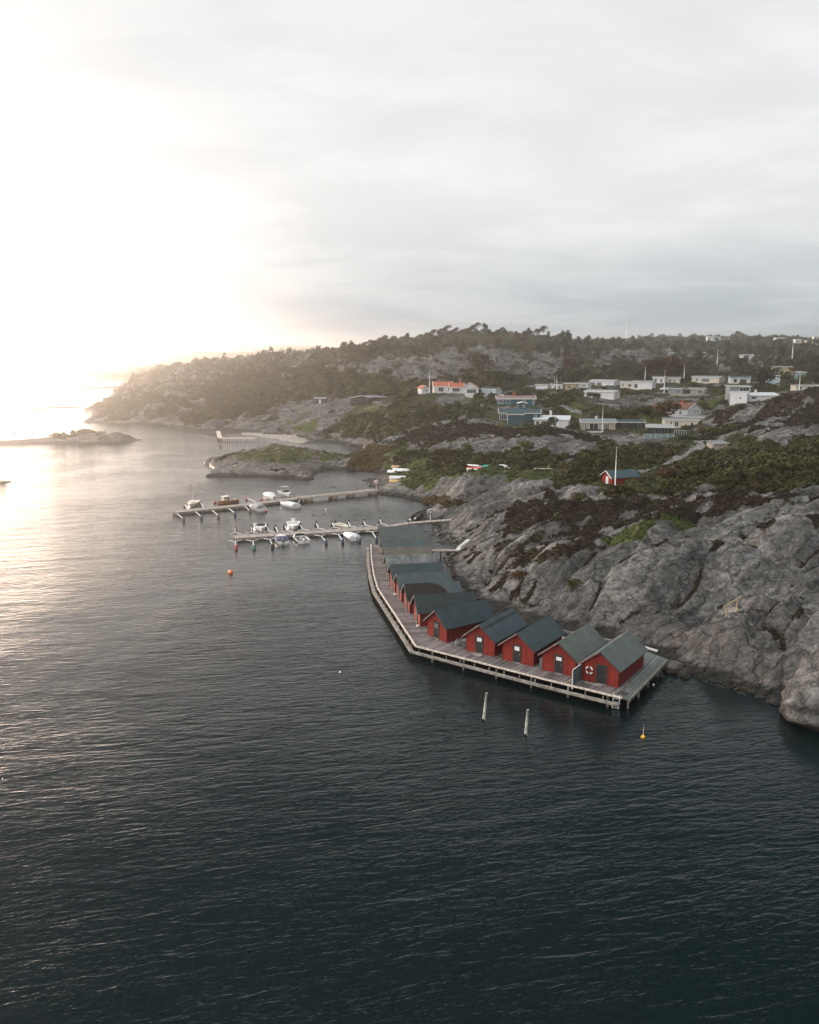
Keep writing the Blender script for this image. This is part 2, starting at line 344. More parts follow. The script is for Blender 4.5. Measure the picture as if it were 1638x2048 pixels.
NA, NR = 980, 1010
AZ0, AZ1 = R(-37), R(37); R0, R1 = 68.0, 2650.0
AZ = np.linspace(AZ0, AZ1, NA); LR = np.linspace(math.log(R0), math.log(R1), NR)
def up2(a, shape):
    """bilinear upsample of a coarse grid"""
    yi = np.linspace(0, a.shape[0]-1, shape[0]); xi = np.linspace(0, a.shape[1]-1, shape[1])
    y0 = np.minimum(yi.astype(int), a.shape[0]-2); x0 = np.minimum(xi.astype(int), a.shape[1]-2)
    fy = (yi-y0)[:, None]; fx = (xi-x0)[None]
    A = a[y0][:, x0]; B = a[y0][:, x0+1]; C_ = a[y0+1][:, x0]; D_ = a[y0+1][:, x0+1]
    return (A*(1-fx)+B*fx)*(1-fy)+(C_*(1-fx)+D_*fx)*fy
def build_height():
    cn = (260, 250)
    az = np.linspace(AZ0, AZ1, cn[1]); lr = np.linspace(LR[0], LR[-1], cn[0])
    AA, LL = np.meshgrid(az, lr); rr = np.exp(LL); x = rr*np.sin(AA); y = rr*np.cos(AA)
    hb = base_h(AA.ravel(), np.log(y).ravel()).reshape(cn)
    calm = np.zeros(cn)
    for hx, hy, hr in HOUSE_PTS: calm = np.maximum(calm, np.exp(-((x-hx)**2+(y-hy)**2)/hr**2))
    hb = up2(hb, (NR, NA)); calm = up2(calm, (NR, NA))
    AA, LL = np.meshgrid(AZ, LR); rr = np.exp(LL); x = rr*np.sin(AA); y = rr*np.cos(AA)
    # signed distance at half resolution, upsampled (shoreline wobble added afterwards)
    AZh = AZ[::2] if NA % 2 else np.linspace(AZ0, AZ1, NA//2); LRh = np.linspace(LR[0], LR[-1], NR//2)
    A2, L2 = np.meshgrid(AZh, LRh); r2 = np.exp(L2); x2 = r2*np.sin(A2); y2 = r2*np.cos(A2)
    sdm = up2(sdist(x2, y2, MAIN), (NR, NA))
    sdi = np.full(x2.shape, -1e9); amp = np.ones(x2.shape)
    for poly, a in ISLES:
        d = sdist(x2, y2, poly); amp = np.where(d > sdi, a, amp); sdi = np.maximum(sdi, d)
    sdi = up2(sdi, (NR, NA)); amp = up2(amp, (NR, NA))
    ca, sa = math.cos(R(34)), math.sin(R(34)); p = x*ca+y*sa; q = -x*sa+y*ca
    wob = fbm(x/5, y/5, 40, 4)*np.clip(rr/90, .5, 6)*.55
    sdm = sdm+wob; sdi = sdi+wob*.6
    # whaleback rock: billows with sharp creases, stretched along the strata
    qx = q+1.6*pn(p/9, q/9, 5); px = p+1.2*pn(p/7+9, q/7, 6)
    b1 = np.abs(pn(px/19, qx/8.0, 1))**.62; b2 = np.abs(pn(px/7.5, qx/3.1, 2))**.68; b3 = np.abs(pn(px/2.8, qx/1.25, 3))**.75; b4 = np.abs(pn(px/1.25, qx/.62, 4))
    far = np.clip(rr/260, 1, 3.2)
    b0 = np.abs(pn(p/70, q/30, 8))
    rough = 3.3*(b1-.42)+1.15*(b2-.4)+.24*(b3-.36)+.07*(b4-.3)
    # stepped ledges
    st = (qx*.35+.9*pn(p/11, q/6, 21)); fr = st-np.floor(st); led = (np.where(fr < .82, fr/.82, (1-fr)/.18)-.5)*.75
    rough = rough+led
    farr = 5.0*(b0-.3)*sstep(rr, 240, 520)
    n_ = rough*np.where(rr > 240, far*.9, 1.0)+farr
    n_ = n_*(1-.93*calm)
    wd = 2.2+.012*rr
    k = sstep(sdm, -.2, wd*1.6)
    hm = np.where(sdm > 0, (hb+n_)*(.25+.75*k)*np.minimum(1, sdm/1.2+.15)+.08, 0)
    hm = np.where(sdm > 0, np.maximum(hm, .06+.3*np.abs(b2)*np.minimum(sdm, 1)), np.maximum(-3, sdm*.45))
    # low peninsula: cap
    u, v = proj(x, y, 0*x)
    pen = inpoly(u, v, [(380,960),(640,965),(735,925),(700,905),(560,885),(470,900),(400,915)])
    hm = np.where(pen & (sdm > 0), .15+1.7*np.clip(sdm/10, 0, 1)+1.1*b2*np.minimum(sdm/2, 1)+.6*b3*np.minimum(sdm/2, 1)+.35*np.minimum(sdm, 1), hm)
    hi = np.where(sdi > 0, (np.minimum(1.9, sdi*.16+.05)*amp*.55+islz(x, y)*sstep(sdi, 0, 7)+.35*b2*np.minimum(sdi/2, 1)), np.maximum(-3, sdi*.4))
    z = np.maximum(hm, hi)
    return x, y, rr, z, np.maximum(sdm, sdi), (b1, b2, b3), pen, p, q
# ---------------------------------------------------------------- village positions are needed before the ground is shaped
def W(u, v, D): 
    p = PD(u, v, D); return float(p[0]), float(p[1]), float(p[2])
VIL = [ # u centre, v base, D, radius
 (851,787,372,5),(885,787,374,8),(930,788,372,10),(983,791,366,9),(1032,810,331,12),(1040,841,300,12),(1110,857,298,12),(1225,862,294,15),
 (1210,798,380,14),(1090,781,436,12),(1140,780,436,12),(1190,778,436,12),(1215,775,452,13),(1280,778,430,13),(1335,768,462,12),(1370,793,402,16),(1422,767,470,14),(1480,769,448,10),(1545,768,444,7),
 (1510,806,330,16),(1615,784,392,14),(1380,836,326,10),(1360,857,291,13),(1315,870,276,9),(1500,874,269,9),(1440,902,243,6),(1252,974,184,7),(738,809,399,13),(640,808,420,6)]
SPOTS = [(950,944,219,4.5),(990,943,220,4.5),(1012,944,218,3.5),(1086,949,213,5),(797,952,233,6),(790,965,222,3)]
for u_, v_, D_, r_ in VIL:
    CP.append((u_, v_, D_)); X_ = W(u_, v_, D_); HOUSE_PTS.append((X_[0], X_[1], r_))
for u_, v_, D_, r_ in SPOTS:
    CP.append((u_, v_, D_)); X_ = W(u_, v_, D_); HOUSE_PTS.append((X_[0], X_[1], r_))
NV = len(HOUSE_PTS)
ROAD_PX = [(1382,880),(1398,886),(1402,893),(1390,903),(1374,914),(1352,925),(1326,936),(1296,945),(1262,952),(1235,956)]
ROAD_D = [262,255,247,240,232,222,213,205,197,193]
for (u_, v_), D_ in zip(ROAD_PX, ROAD_D):
    CP.append((u_, v_, D_)); X_ = W(u_, v_, D_); HOUSE_PTS.append((X_[0], X_[1], 6))
FRONT = [(x*(1-(r+7)/math.hypot(x, y)), y*(1-(r+7)/math.hypot(x, y)), r*.9) for x, y, r in HOUSE_PTS[:NV]]
HOUSE_PTS_ALL = HOUSE_PTS; HOUSE_PTS = HOUSE_PTS+FRONT
TS, TW, TK = terrain_base()
TX, TY, TR, TZ, TSD, (B1, B2, B3), PEN, TP, TQ = build_height()
HOUSE_PTS = HOUSE_PTS_ALL
def hz(x, y):
    """ground height at a world point"""
    x = np.atleast_1d(np.asarray(x, float)); y = np.atleast_1d(np.asarray(y, float))
    a = (np.arctan2(x, y)-AZ0)/(AZ1-AZ0)*(NA-1); l = (np.log(np.hypot(x, y))-LR[0])/(LR[-1]-LR[0])*(NR-1)
    a = np.clip(a, 0, NA-1.001); l = np.clip(l, 0, NR-1.001); i = a.astype(int); j = l.astype(int); fa = a-i; fl = l-j
    return (TZ[j, i]*(1-fa)+TZ[j, i+1]*fa)*(1-fl)+(TZ[j+1, i]*(1-fa)+TZ[j+1, i+1]*fa)*fl
def hz1(x, y): return float(hz(x, y)[0])

# ---------------------------------------------------------------- ground cover densities, 0..1 per kind
TU, TV = proj(TX, TY, TZ)
su = TU+fbm(TX/14, TY/14, 60, 3)*np.clip(9000/TR, 8, 46); sv = TV+fbm(TX/14, TY/14, 70, 3)*np.clip(3600/TR, 4, 20)
DEN = {k: np.zeros(TX.shape, np.float32) for k in 'hgsor'}   # heather, grass, shrub, orange reed, sand
def paint(poly, **kw):
    us = [p_[0] for p_ in poly]; vs_ = [p_[1] for p_ in poly]
    m = (su > min(us)) & (su < max(us)) & (sv > min(vs_)) & (sv < max(vs_))
    idx = np.nonzero(m); ins = inpoly(su[idx], sv[idx], poly)
    ii = (idx[0][ins], idx[1][ins])
    for k in DEN: DEN[k][ii] = kw.get(k, 0)
paint([(-500,600),(2400,600),(2400,900),(1638,980),(1200,1010),(1000,1010),(700,960),(-500,900)], s=.52, h=.35, g=.1)
# far plateau and hilltop woods
paint([(1180,600),(2400,600),(2400,770),(1638,765),(1500,760),(1420,752),(1300,745),(1230,735),(1190,700)], s=.83, h=.25)
paint([(1270,705),(1330,700),(1480,722),(1560,720),(1560,736),(1440,738),(1380,722),(1300,722)], s=.35, h=.3)
paint([(1190,690),(1290,712),(1350,728),(1330,735),(1240,728),(1180,712)], s=.3, h=.3)
paint([(600,690),(700,660),(1000,600),(1240,640),(1240,700),(1180,708),(1080,702),(1000,700),(930,706),(850,712),(780,716),(720,730),(640,720)], s=.88, h=.3)
paint([(780,722),(860,708),(980,704),(1080,712),(1130,735),(1160,752),(1090,765),(1000,752),(960,765),(900,762),(830,765),(760,755),(700,752),(720,735)], s=.2, h=.38)
paint([(620,735),(700,755),(790,765),(860,772),(920,760),(970,762),(1080,768),(1160,755),(1230,745),(1300,745),(1420,748),(1420,764),(1200,768),(1060,772),(960,790),(840,785),(780,790),(700,795),(620,800),(430,830),(330,830),(400,780),(520,760)], s=.9, h=.3)
paint([(300,700),(520,700),(640,705),(700,720),(640,745),(560,760),(430,745),(300,745)], s=.66, h=.3)
# village band
paint([(940,795),(1050,780),(1300,775),(1500,765),(1638,770),(1638,800),(1500,810),(1440,815),(1430,850),(1470,870),(1420,905),(1300,880),(1060,860),(960,850),(850,835),(900,800)], s=.62, h=.15, g=.45)
paint([(1190,800),(1330,790),(1420,800),(1340,812),(1300,822),(1200,815)], s=.3, h=.4)
paint([(1150,805),(1190,815),(1180,835),(1120,830)], g=1, s=.25)
paint([(1290,835),(1330,840),(1320,855),(1270,850)], g=1)
paint([(940,788),(1010,796),(990,802),(940,800)], g=1, s=.3)
paint([(1380,800),(1450,798),(1440,818),(1400,812)], g=.8, s=.4)
# slopes below the village
paint([(700,800),(860,790),(960,805),(1000,830),(980,850),(900,848),(840,862),(820,880),(740,895),(700,880),(680,850),(660,830)], s=.75, g=.25, h=.2)
paint([(850,795),(960,800),(950,812),(860,815)], s=.2, h=.35, g=.2)
paint([(590,800),(680,800),(720,815),(690,840),(650,852),(580,850),(540,850),(560,830)], s=.18, h=.2, g=.25)
paint([(700,812),(770,812),(760,822),(700,820)], g=1)
paint([(580,848),(640,845),(650,862),(600,866)], g=.9, s=.2)
paint([(430,850),(500,840),(545,852),(550,868),(430,866)], s=.08, h=.1)
paint([(480,866),(600,872),(610,890),(560,885),(480,873)], r=1)
paint([(200,760),(340,770),(420,800),(430,838),(300,832),(190,828),(200,820)], s=.55, h=.3, g=.25)
# the brown heath shelf and the ridge under it
paint([(760,880),(840,855),(920,842),(1020,846),(1080,858),(1180,870),(1300,872),(1300,885),(1150,884),(1060,872),(960,880),(880,892),(800,900)], h=.8, g=.25, s=.1)
paint([(940,843),(1070,846),(1080,856),(1000,856)], g=.9, h=.2)
paint([(860,886),(960,876),(1060,868),(1150,880),(1210,900),(1150,922),(1060,918),(980,905),(900,905),(860,905)], s=.1, h=.28)
paint([(1200,868),(1300,870),(1310,900),(1240,895)], s=.25, h=.2)
# heather hill on the right
paint([(1400,830),(1470,805),(1560,788),(1700,765),(2300,760),(2300,880),(1638,875),(1570,880),(1500,868),(1430,862)], h=.70, s=.05, g=.26)
paint([(1540,870),(1638,850),(2300,850),(2300,905),(1560,900)], h=.5, s=.25)
# bushy valley
paint([(745,905),(800,888),(860,905),(960,905),(1060,915),(1160,925),(1210,905),(1290,890),(1380,905),(1470,905),(1540,890),(1638,875),(2300,880),(2300,985),(1638,978),(1540,978),(1420,990),(1330,998),(1240,1002),(1200,985),(1130,968),(1060,952),(1000,938),(930,945),(870,968),(800,962),(755,950)], s=.92, g=.6)
paint([(900,940),(1010,942),(1120,950),(1130,960),(1040,958),(900,952)], g=1, s=.12)
paint([(760,945),(860,945),(900,960),(850,978),(790,972)], g=.85, s=.05)
paint([(1180,955),(1215,955),(1215,985),(1180,975)], g=1, s=.1)
paint([(1370,925),(1450,925),(1440,945),(1390,950)], s=.25, h=.2)
paint([(1460,860),(1560,872),(1500,895),(1450,888)], s=.6, h=.3)
paint([(770,900),(860,905),(880,940),(860,955),(800,958),(755,950),(765,925)], g=.8, s=.45)
paint([(685,930),(705,912),(745,890),(790,890),(775,915),(770,935),(740,940)], o=1, g=.3)
paint([(855,985),(910,985),(935,1000),(900,1012),(860,1005)], o=.9)
# humps and the near rock
paint([(750,968),(850,975),(940,950),(1030,958),(1090,975),(1100,990),(1010,1005),(960,1008),(900,995),(800,1000),(740,990)], h=.12, g=.12)
paint([(900,1005),(1000,1005),(1100,985),(1200,990),(1300,1005),(1420,995),(1638,980),(2300,985),(2300,1500),(1500,1400),(1330,1330),(1100,1260),(920,1200),(860,1100),(860,1020)], h=.04, g=.02)
paint([(1000,1008),(1120,1000),(1210,1000),(1330,1000),(1500,985),(1800,985),(1800,1000),(1500,1008),(1420,1035),(1380,1055),(1300,1070),(1220,1100),(1160,1135),(1110,1125),(1140,1075),(1080,1060),(1010,1040)], h=.62, g=.26)
paint([(1180,1062),(1260,1040),(1400,1040),(1400,1062),(1300,1075),(1230,1095)], g=.7, h=.3, s=.0)
paint([(1000,1040),(1080,1045),(1150,1080),(1110,1140),(1090,1200),(1050,1250),(1000,1250),(960,1215),(940,1170),(920,1120),(945,1085),(1000,1090)], h=.55)
paint([(1060,1130),(1125,1135),(1115,1190),(1060,1180)], h=.5, g=.5)
for ru, rv, rw, rh in [(1500,818,34,4),(1475,836,30,4),(1560,842,40,5),(1600,815,30,4),(1530,800,22,3),(1590,868,44,8),(1625,795,25,3),(1450,846,26,4),(1540,872,26,5)]:
    paint([(ru+(rw*math.cos(t))+rh*math.sin(t), rv+rh*math.sin(t)-rw*.32*math.cos(t)) for t in [k*math.pi/5 for k in range(10)]], h=.12, g=.1)
for ru, rv, rw, rh in [(1540,1060,52,7),(1505,1068,30,6),(1400,1100,20,6),(1452,1110,14,10),(1468,1122,36,7),(1590,1168,46,6),(1580,1230,34,10),(1478,1190,26,7),(1620,1045,30,6),(1455,1215,20,6),(1330,1090,14,8),(1290,1195,0,0)]:
    if rw: paint([(ru+rw*math.cos(t), rv+rh*math.sin(t)) for t in [k*math.pi/5 for k in range(10)]], h=.97)
m_ = PEN & (TSD > 0)
DEN['g'][m_] = .62*sstep(TSD, 3.5, 9)[m_]; DEN['s'][m_] = 0.10; DEN['h'][m_] = .18
def blur(a, k, it=2):
    for _ in range(it):
        for ax in (0, 1):
            pad = [(k+1, k) if q == ax else (0, 0) for q in (0, 1)]
            cs = np.cumsum(np.pad(a, pad, mode='edge'), axis=ax, dtype=np.float64); n_ = cs.shape[ax]
            a = ((np.take(cs, np.arange(2*k+1, n_), ax)-np.take(cs, np.arange(0, n_-2*k-1), ax))/(2*k+1)).astype(np.float32)
    return a
for k_ in 'hgs':
    DEN[k_] = blur(DEN[k_], 6)
# turn densities into patches: soft threshold against strata-stretched noise
ph = np.clip(TR/130, .8, 6)
def thresh(key, seed, sx_, sy_, soft=.10):
    n = fbm(TP/sx_, TQ/sy_, seed, 4, .55)*.85+.5
    n2 = fbm(TP/(sx_*4), TQ/(sy_*4), seed+9, 3)*.85+.5
    n = .62*n+.38*n2
    n = np.where(TR > 330, fbm(TX/(sx_*1.9), TY/(sy_*3.2), seed, 5, .62)*.95+.5, n)
    d = DEN[key]
    return sstep(d*1.15-.08-n, -soft, soft)*(d > .01)
CH = thresh('h', 100, 8, 2.6, .05); CG = thresh('g', 120, 7, 4); CS = thresh('s', 140, 9, 6); CO = thresh('o', 160, 6, 5, .2)
CR = DEN['r']
cre = sstep(B1, .17, .06)*sstep(fbm(TP/5, TQ/5, 77, 3), -.25, .15)*(TR < 330)  # heather put in rock creases, its dark tone also painting their shade
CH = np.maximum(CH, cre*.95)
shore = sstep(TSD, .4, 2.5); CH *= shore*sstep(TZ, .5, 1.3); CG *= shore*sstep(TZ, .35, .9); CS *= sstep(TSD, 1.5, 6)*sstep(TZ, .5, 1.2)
# heather and scrub stand a little proud of the rock
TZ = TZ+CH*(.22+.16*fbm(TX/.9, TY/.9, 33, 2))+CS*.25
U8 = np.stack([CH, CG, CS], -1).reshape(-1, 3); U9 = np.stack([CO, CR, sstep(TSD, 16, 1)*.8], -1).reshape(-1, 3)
V_ = np.stack([TX, TY, TZ], -1).reshape(-1, 3)
ii = np.arange((NR-1)*(NA-1)); jj = ii//(NA-1)*NA+ii % (NA-1)
F_ = np.stack([jj, jj+1, jj+NA+1, jj+NA], 1)
zf = TZ.reshape(-1)[F_].max(1); F_ = F_[zf > -.9]
used = np.zeros(len(V_), bool); used[F_.ravel()] = True; remap = np.cumsum(used)-1
V2 = V_[used]; F2 = remap[F_]

# ---------------------------------------------------------------- terrain material
m_ter, b = newmat('granite_and_heath')
P1 = geo_pos(); PS = geo_pos(rot=(0, 0, R(-34)))
def stretch(sx_, sy_, sz_=1.0): 
    mm = nt.nodes.new('ShaderNodeMapping'); nt.links.new(PS, mm.inputs[0]); mm.inputs['Scale'].default_value = (sx_, sy_, sz_); return mm.outputs[0]
nA = noise(P1, .10, 5, .55); nB = noise(P1, .8, 9, .68); nC = noise(P1, 7.0, 7, .72); nS = noise(stretch(.25, 1.0, 1.6), .8, 8, .66, .5)
rock = MIX(RAMP(nB, .33, .68), (0.060, .057, .051), (0.265, .250, .228))
rock0 = rock
rock = MIX(RAMP(nS, .42, .72, 0, .55), rock, (0.31, .305, .30))
rock = MIX(RAMP(nS, .45, .25, 0, .7), rock, (0.06, .06, .058))
rock = MIX(RAMP(noise(P1, .16, 6, .6, .8), .52, .68, 0, .28), rock, (0.30, .215, .175))      # pink granite areas
rock = MIX(M('MULTIPLY', RAMP(nA, .42, .6, 0, .5), attr('cov2', 'Vector')), rock, rock)
sep2 = nt.nodes.new('ShaderNodeSeparateXYZ'); nt.links.new(attr('cov2', 'Vector'), sep2.inputs[0])
sep1 = nt.nodes.new('ShaderNodeSeparateXYZ'); nt.links.new(attr('cov1', 'Vector'), sep1.inputs[0])
rock = MIX(M('MULTIPLY', sep2.outputs[2], RAMP(nB, .4, .65, 0, .5)), rock, (0.27, .205, .16))   # warm tone near the water
rock = MIX(RAMP(noise(stretch(.35, 1.0), .17, 5, .55, .4), .40, .60, .58, 0), rock, (.040, .040, .038))      # darker weathered bands along the strata
lich = RAMP(nC, .62, .70); rock = MIX(M('MULTIPLY', lich, .6), rock, (0.50, .50, .48))
lich2 = RAMP(noise(P1, 1.9, 10, .75), .60, .66); rock = MIX(M('MULTIPLY', lich2, .5), rock, (0.42, .425, .41))
def crack(sc_, wdt, sx_, sy_, rnd=1.0):
    vv = nt.nodes.new('ShaderNodeTexVoronoi'); vv.feature = 'DISTANCE_TO_EDGE'; vv.inputs['Scale'].default_value = sc_; vv.inputs['Randomness'].default_value = rnd
    mm = nt.nodes.new('ShaderNodeVectorMath'); mm.operation = 'ADD'; nt.links.new(stretch(sx_, sy_), mm.inputs[0])
    nn = nt.nodes.new('ShaderNodeTexNoise'); nt.links.new(P1, nn.inputs['Vector']); nn.inputs['Scale'].default_value = .9; nn.inputs['Detail'].default_value = 5
    s_ = nt.nodes.new('ShaderNodeVectorMath'); s_.operation = 'SCALE'; nt.links.new(nn.outputs['Color'], s_.inputs[0]); s_.inputs['Scale'].default_value = 1.9
    nt.links.new(s_.outputs[0], mm.inputs[1]); nt.links.new(mm.outputs[0], vv.inputs['Vector'])
    return RAMP(vv.outputs['Distance'], wdt, 0.0)
k0 = crack(.07, .014, .30, 1.0); k1 = crack(.22, .05, .55, 1.0); k2 = crack(.75, .045, .6, 1.2); k3 = crack(2.2, .06, .7, 1.0)
rock = MIX(M('MULTIPLY', k0, .8), rock, (.022, .021, .02)); rock = MIX(M('MULTIPLY', k1, .5), rock, (.035, .033, .03)); rock = MIX(M('MULTIPLY', k2, .4), rock, (.05, .047, .043))
rock = MIX(M('MULTIPLY', k3, .22), rock, (.06, .055, .05))
spz = nt.nodes.new('ShaderNodeSeparateXYZ'); nt.links.new(P1, spz.inputs[0])
wet = RAMP(M('ADD', spz.outputs[2], M('MULTIPLY', nB, -.6)), .50, .15)
rock = MIX(M('MULTIPLY', wet, .85), rock, (.022, .02, .015))                                 # algae band at the waterline
heath = MIX(RAMP(noise(P1, 1.6, 6, .7), .35, .68), (.022, .015, .009), (.074, .052, .034))
heath = MIX(RAMP(nA, .48, .62, 0, .6), heath, (.060, .052, .020))
grass = MIX(RAMP(noise(P1, 1.2, 6, .7), .3, .7), (.030, .040, .011), (.10, .125, .032))
grass = MIX(RAMP(noise(P1, .35, 4, .6), .45, .65, 0, .55), grass, (.115, .105, .035))
scrub = MIX(RAMP(noise(P1, .6, 7, .72), .32, .7), (.018, .020, .009), (.075, .072, .030))
scrub = MIX(RAMP(noise(P1, .12, 4, .6), .5, .62, 0, .6), scrub, (.055, .036, .020))
reed = MIX(RAMP(noise(P1, 1.5, 6, .7), .3, .7), (.06, .040, .018), (.19, .135, .065))
sand = MIX(RAMP(nB, .3, .7), (.32, .28, .23), (.48, .43, .36))
brk = M('SUBTRACT', noise(P1, 1.7, 8, .72), .5)
def cvr(ch, w_=.9): return RAMP(M('ADD', ch, M('MULTIPLY', brk, w_)), .38, .58)
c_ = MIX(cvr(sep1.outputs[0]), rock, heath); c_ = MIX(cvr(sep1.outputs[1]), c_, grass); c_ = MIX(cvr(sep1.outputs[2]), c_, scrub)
c_ = MIX(cvr(sep2.outputs[0]), c_, reed); c_ = MIX(cvr(sep2.outputs[1]), c_, sand)
setc(b.inputs['Base Color'], c_)
vegm = M('MAXIMUM', M('MAXIMUM', cvr(sep1.outputs[0]), cvr(sep1.outputs[1])), cvr(sep1.outputs[2]))
b.inputs['Specular IOR Level'].default_value = .18
setc(b.inputs['Roughness'], M('ADD', .82, M('MULTIPLY', wet, -.35)))
hh = M('ADD', M('MULTIPLY', nS, .9), M('MULTIPLY', k1, -.35)); hh = M('ADD', hh, M('MULTIPLY', k2, -.22)); hh = M('ADD', hh, M('MULTIPLY', nB, .38)); hh = M('ADD', hh, M('MULTIPLY', k3, -.06)); hh = M('ADD', hh, M('MULTIPLY', nC, .12))
hv = M('MULTIPLY', noise(P1, 3.5, 5, .7), 1.2)
hm_ = nt.nodes.new('ShaderNodeMix'); nt.links.new(vegm, hm_.inputs[0]); nt.links.new(hh, hm_.inputs[2]); nt.links.new(hv, hm_.inputs[3])
setc(b.inputs['Normal'], bump(hm_.outputs[0], .5, 1.0))
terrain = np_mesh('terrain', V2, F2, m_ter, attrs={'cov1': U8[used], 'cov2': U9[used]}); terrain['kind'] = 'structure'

# ---------------------------------------------------------------- far hills across the water
m_hill, b = newmat('far_hill'); setc(b.inputs['Base Color'], MIX(RAMP(noise(geo_pos(), .004, 5, .6), .4, .6), (.05, .055, .045), (.10, .10, .09))); b.inputs['Roughness'].default_value = .9
def far_hill(prof, D, depth):
    us = np.linspace(prof[0][0], prof[-1][0], 160); top = np.interp(us, [p_[0] for p_ in prof], [p_[1] for p_ in prof])
    top = top+fbm(us/18, us*0+D, 3, 3)*.9
    rows = []
    for k, (t, hfac) in enumerate([(0, -.05), (.25, .35), (.5, .8), (.75, 1), (1.3, .7), (2, -.2)]):
        Dk = D+depth*(t-.75)
        zt = np.array([PD(u_, v_, D)[2] for u_, v_ in zip(us, top)]); x = np.array([PD(u_, 700, Dk)[0] for u_ in us])
        rows.append(np.stack([x, np.full_like(x, Dk), np.maximum(zt, 1)*hfac+fbm(x/160, x*0+k, 5, 3)*(4 if 0 < k < 3 else 0)], 1))
    V = np.concatenate(rows); n = len(us); f = []
    for k in range(5):
        a = np.arange(n-1)+k*n; f.append(np.stack([a, a+1, a+n+1, a+n], 1))
    o = np_mesh('hills', V, np.concatenate(f), m_hill); o['kind'] = 'structure'
far_hill([(60,703),(150,699),(230,697),(300,695),(400,694),(450,690.5),(520,691),(570,689),(640,692),(700,697),(760,703)], 4300, 700)
far_hill([(-420,706),(-100,703),(80,703),(140,703.5),(200,705.5)], 5200, 500)
far_hill([(130,712),(230,709),(300,707),(420,705),(560,704),(700,704)], 4300, 500)

# ---------------------------------------------------------------- water
m_wat, b = newmat('sea_water')
b.inputs['Base Color'].default_value = (.0022, .0072, .0078, 1); b.inputs['IOR'].default_value = 1.333; b.inputs['Specular IOR Level'].default_value = .5
b.inputs['Roughness'].default_value = .09
def wav(ang, L, asp, det=3, rough_=.55, dist=.6, kind=None):
    v = geo_pos(scale=(1/(L*asp), 1/L, 1), rot=(0, 0, 0))
    mm = nt.nodes.new('ShaderNodeMapping'); 
    t = nt.nodes.new('ShaderNodeNewGeometry'); nt.links.new(t.outputs['Position'], mm.inputs[0]); mm.inputs['Rotation'].default_value = (0, 0, R(ang))
    m2 = nt.nodes.new('ShaderNodeMapping'); nt.links.new(mm.outputs[0], m2.inputs[0]); m2.inputs['Scale'].default_value = (1/(L*asp), 1/L, .01)
    return noise(m2.outputs[0], 1.0, det, rough_, dist)
w1 = wav(-13, 1.0, 4.4, 2, .5, .6); w2 = wav(-6, .52, 3.0, 2, .5, .4); w3 = wav(-24, .29, 2.4, 3, .6, .3); w4 = wav(12, .17, 1.8, 3, .6, .2); w5 = wav(-10, 3.0, 3.2, 2, .5, .4)
def sharp(x): return M('SUBTRACT', 1.0, M('ABSOLUTE', M('MULTIPLY', M('SUBTRACT', x, .5), 3.0)))
hh = M('MULTIPLY', sharp(w1), .095)
hh = M('ADD', hh, M('MULTIPLY', w2, .12)); hh = M('ADD', hh, M('MULTIPLY', w3, .075)); hh = M('ADD', hh, M('MULTIPLY', w4, .03)); hh = M('ADD', hh, M('MULTIPLY', w5, .26))
calmn = RAMP(noise(geo_pos(), .018, 4, .55, .6), .36, .62, .55, 1.2)
shel = RAMP(noise(geo_pos(), .05, 3, .5), .35, .65, .8, 1.1)
hh = M('MULTIPLY', hh, M('MULTIPLY', calmn, shel))
setc(b.inputs['Normal'], bump(hh, 0.46, 1.0))
wr = [0, 20, 40, 80, 160, 320, 700, 1500, 3200, 6500, 9200]; na = 48
Vw = [(0, 0, 0)]+[(r_*math.cos(2*math.pi*k/na), r_*math.sin(2*math.pi*k/na), 0) for r_ in wr[1:] for k in range(na)]
Fw = [(0, 1+k, 1+(k+1) % na) for k in range(na)]+[(1+i*na+k, 1+(i+1)*na+k, 1+(i+1)*na+(k+1) % na, 1+i*na+(k+1) % na) for i in range(len(wr)-2) for k in range(na)]
mw = MB(); mw.add(Vw, Fw); wo_ = mw.build('sea_water', m_wat); wo_['kind'] = 'structure'

# ---------------------------------------------------------------- haze
m_hz = bpy.data.materials.new('haze'); m_hz.use_nodes = True; nt = m_hz.node_tree; nt.nodes.clear()
pv = nt.nodes.new('ShaderNodeVolumePrincipled'); pv.inputs['Density'].default_value = HAZE_D; pv.inputs['Color'].default_value = (.93, .90, .88, 1); pv.inputs['Anisotropy'].default_value = HAZE_G
ho = nt.nodes.new('ShaderNodeOutputMaterial'); nt.links.new(pv.outputs[0], ho.inputs['Volume'])
mh = MB(); mh.box(-9600, 9600, -9600, 9600, -4.2, 72); hzo = mh.build('haze', m_hz); hzo['kind'] = 'stuff'; hzo['label'] = 'pale sea haze lit by the low sun'
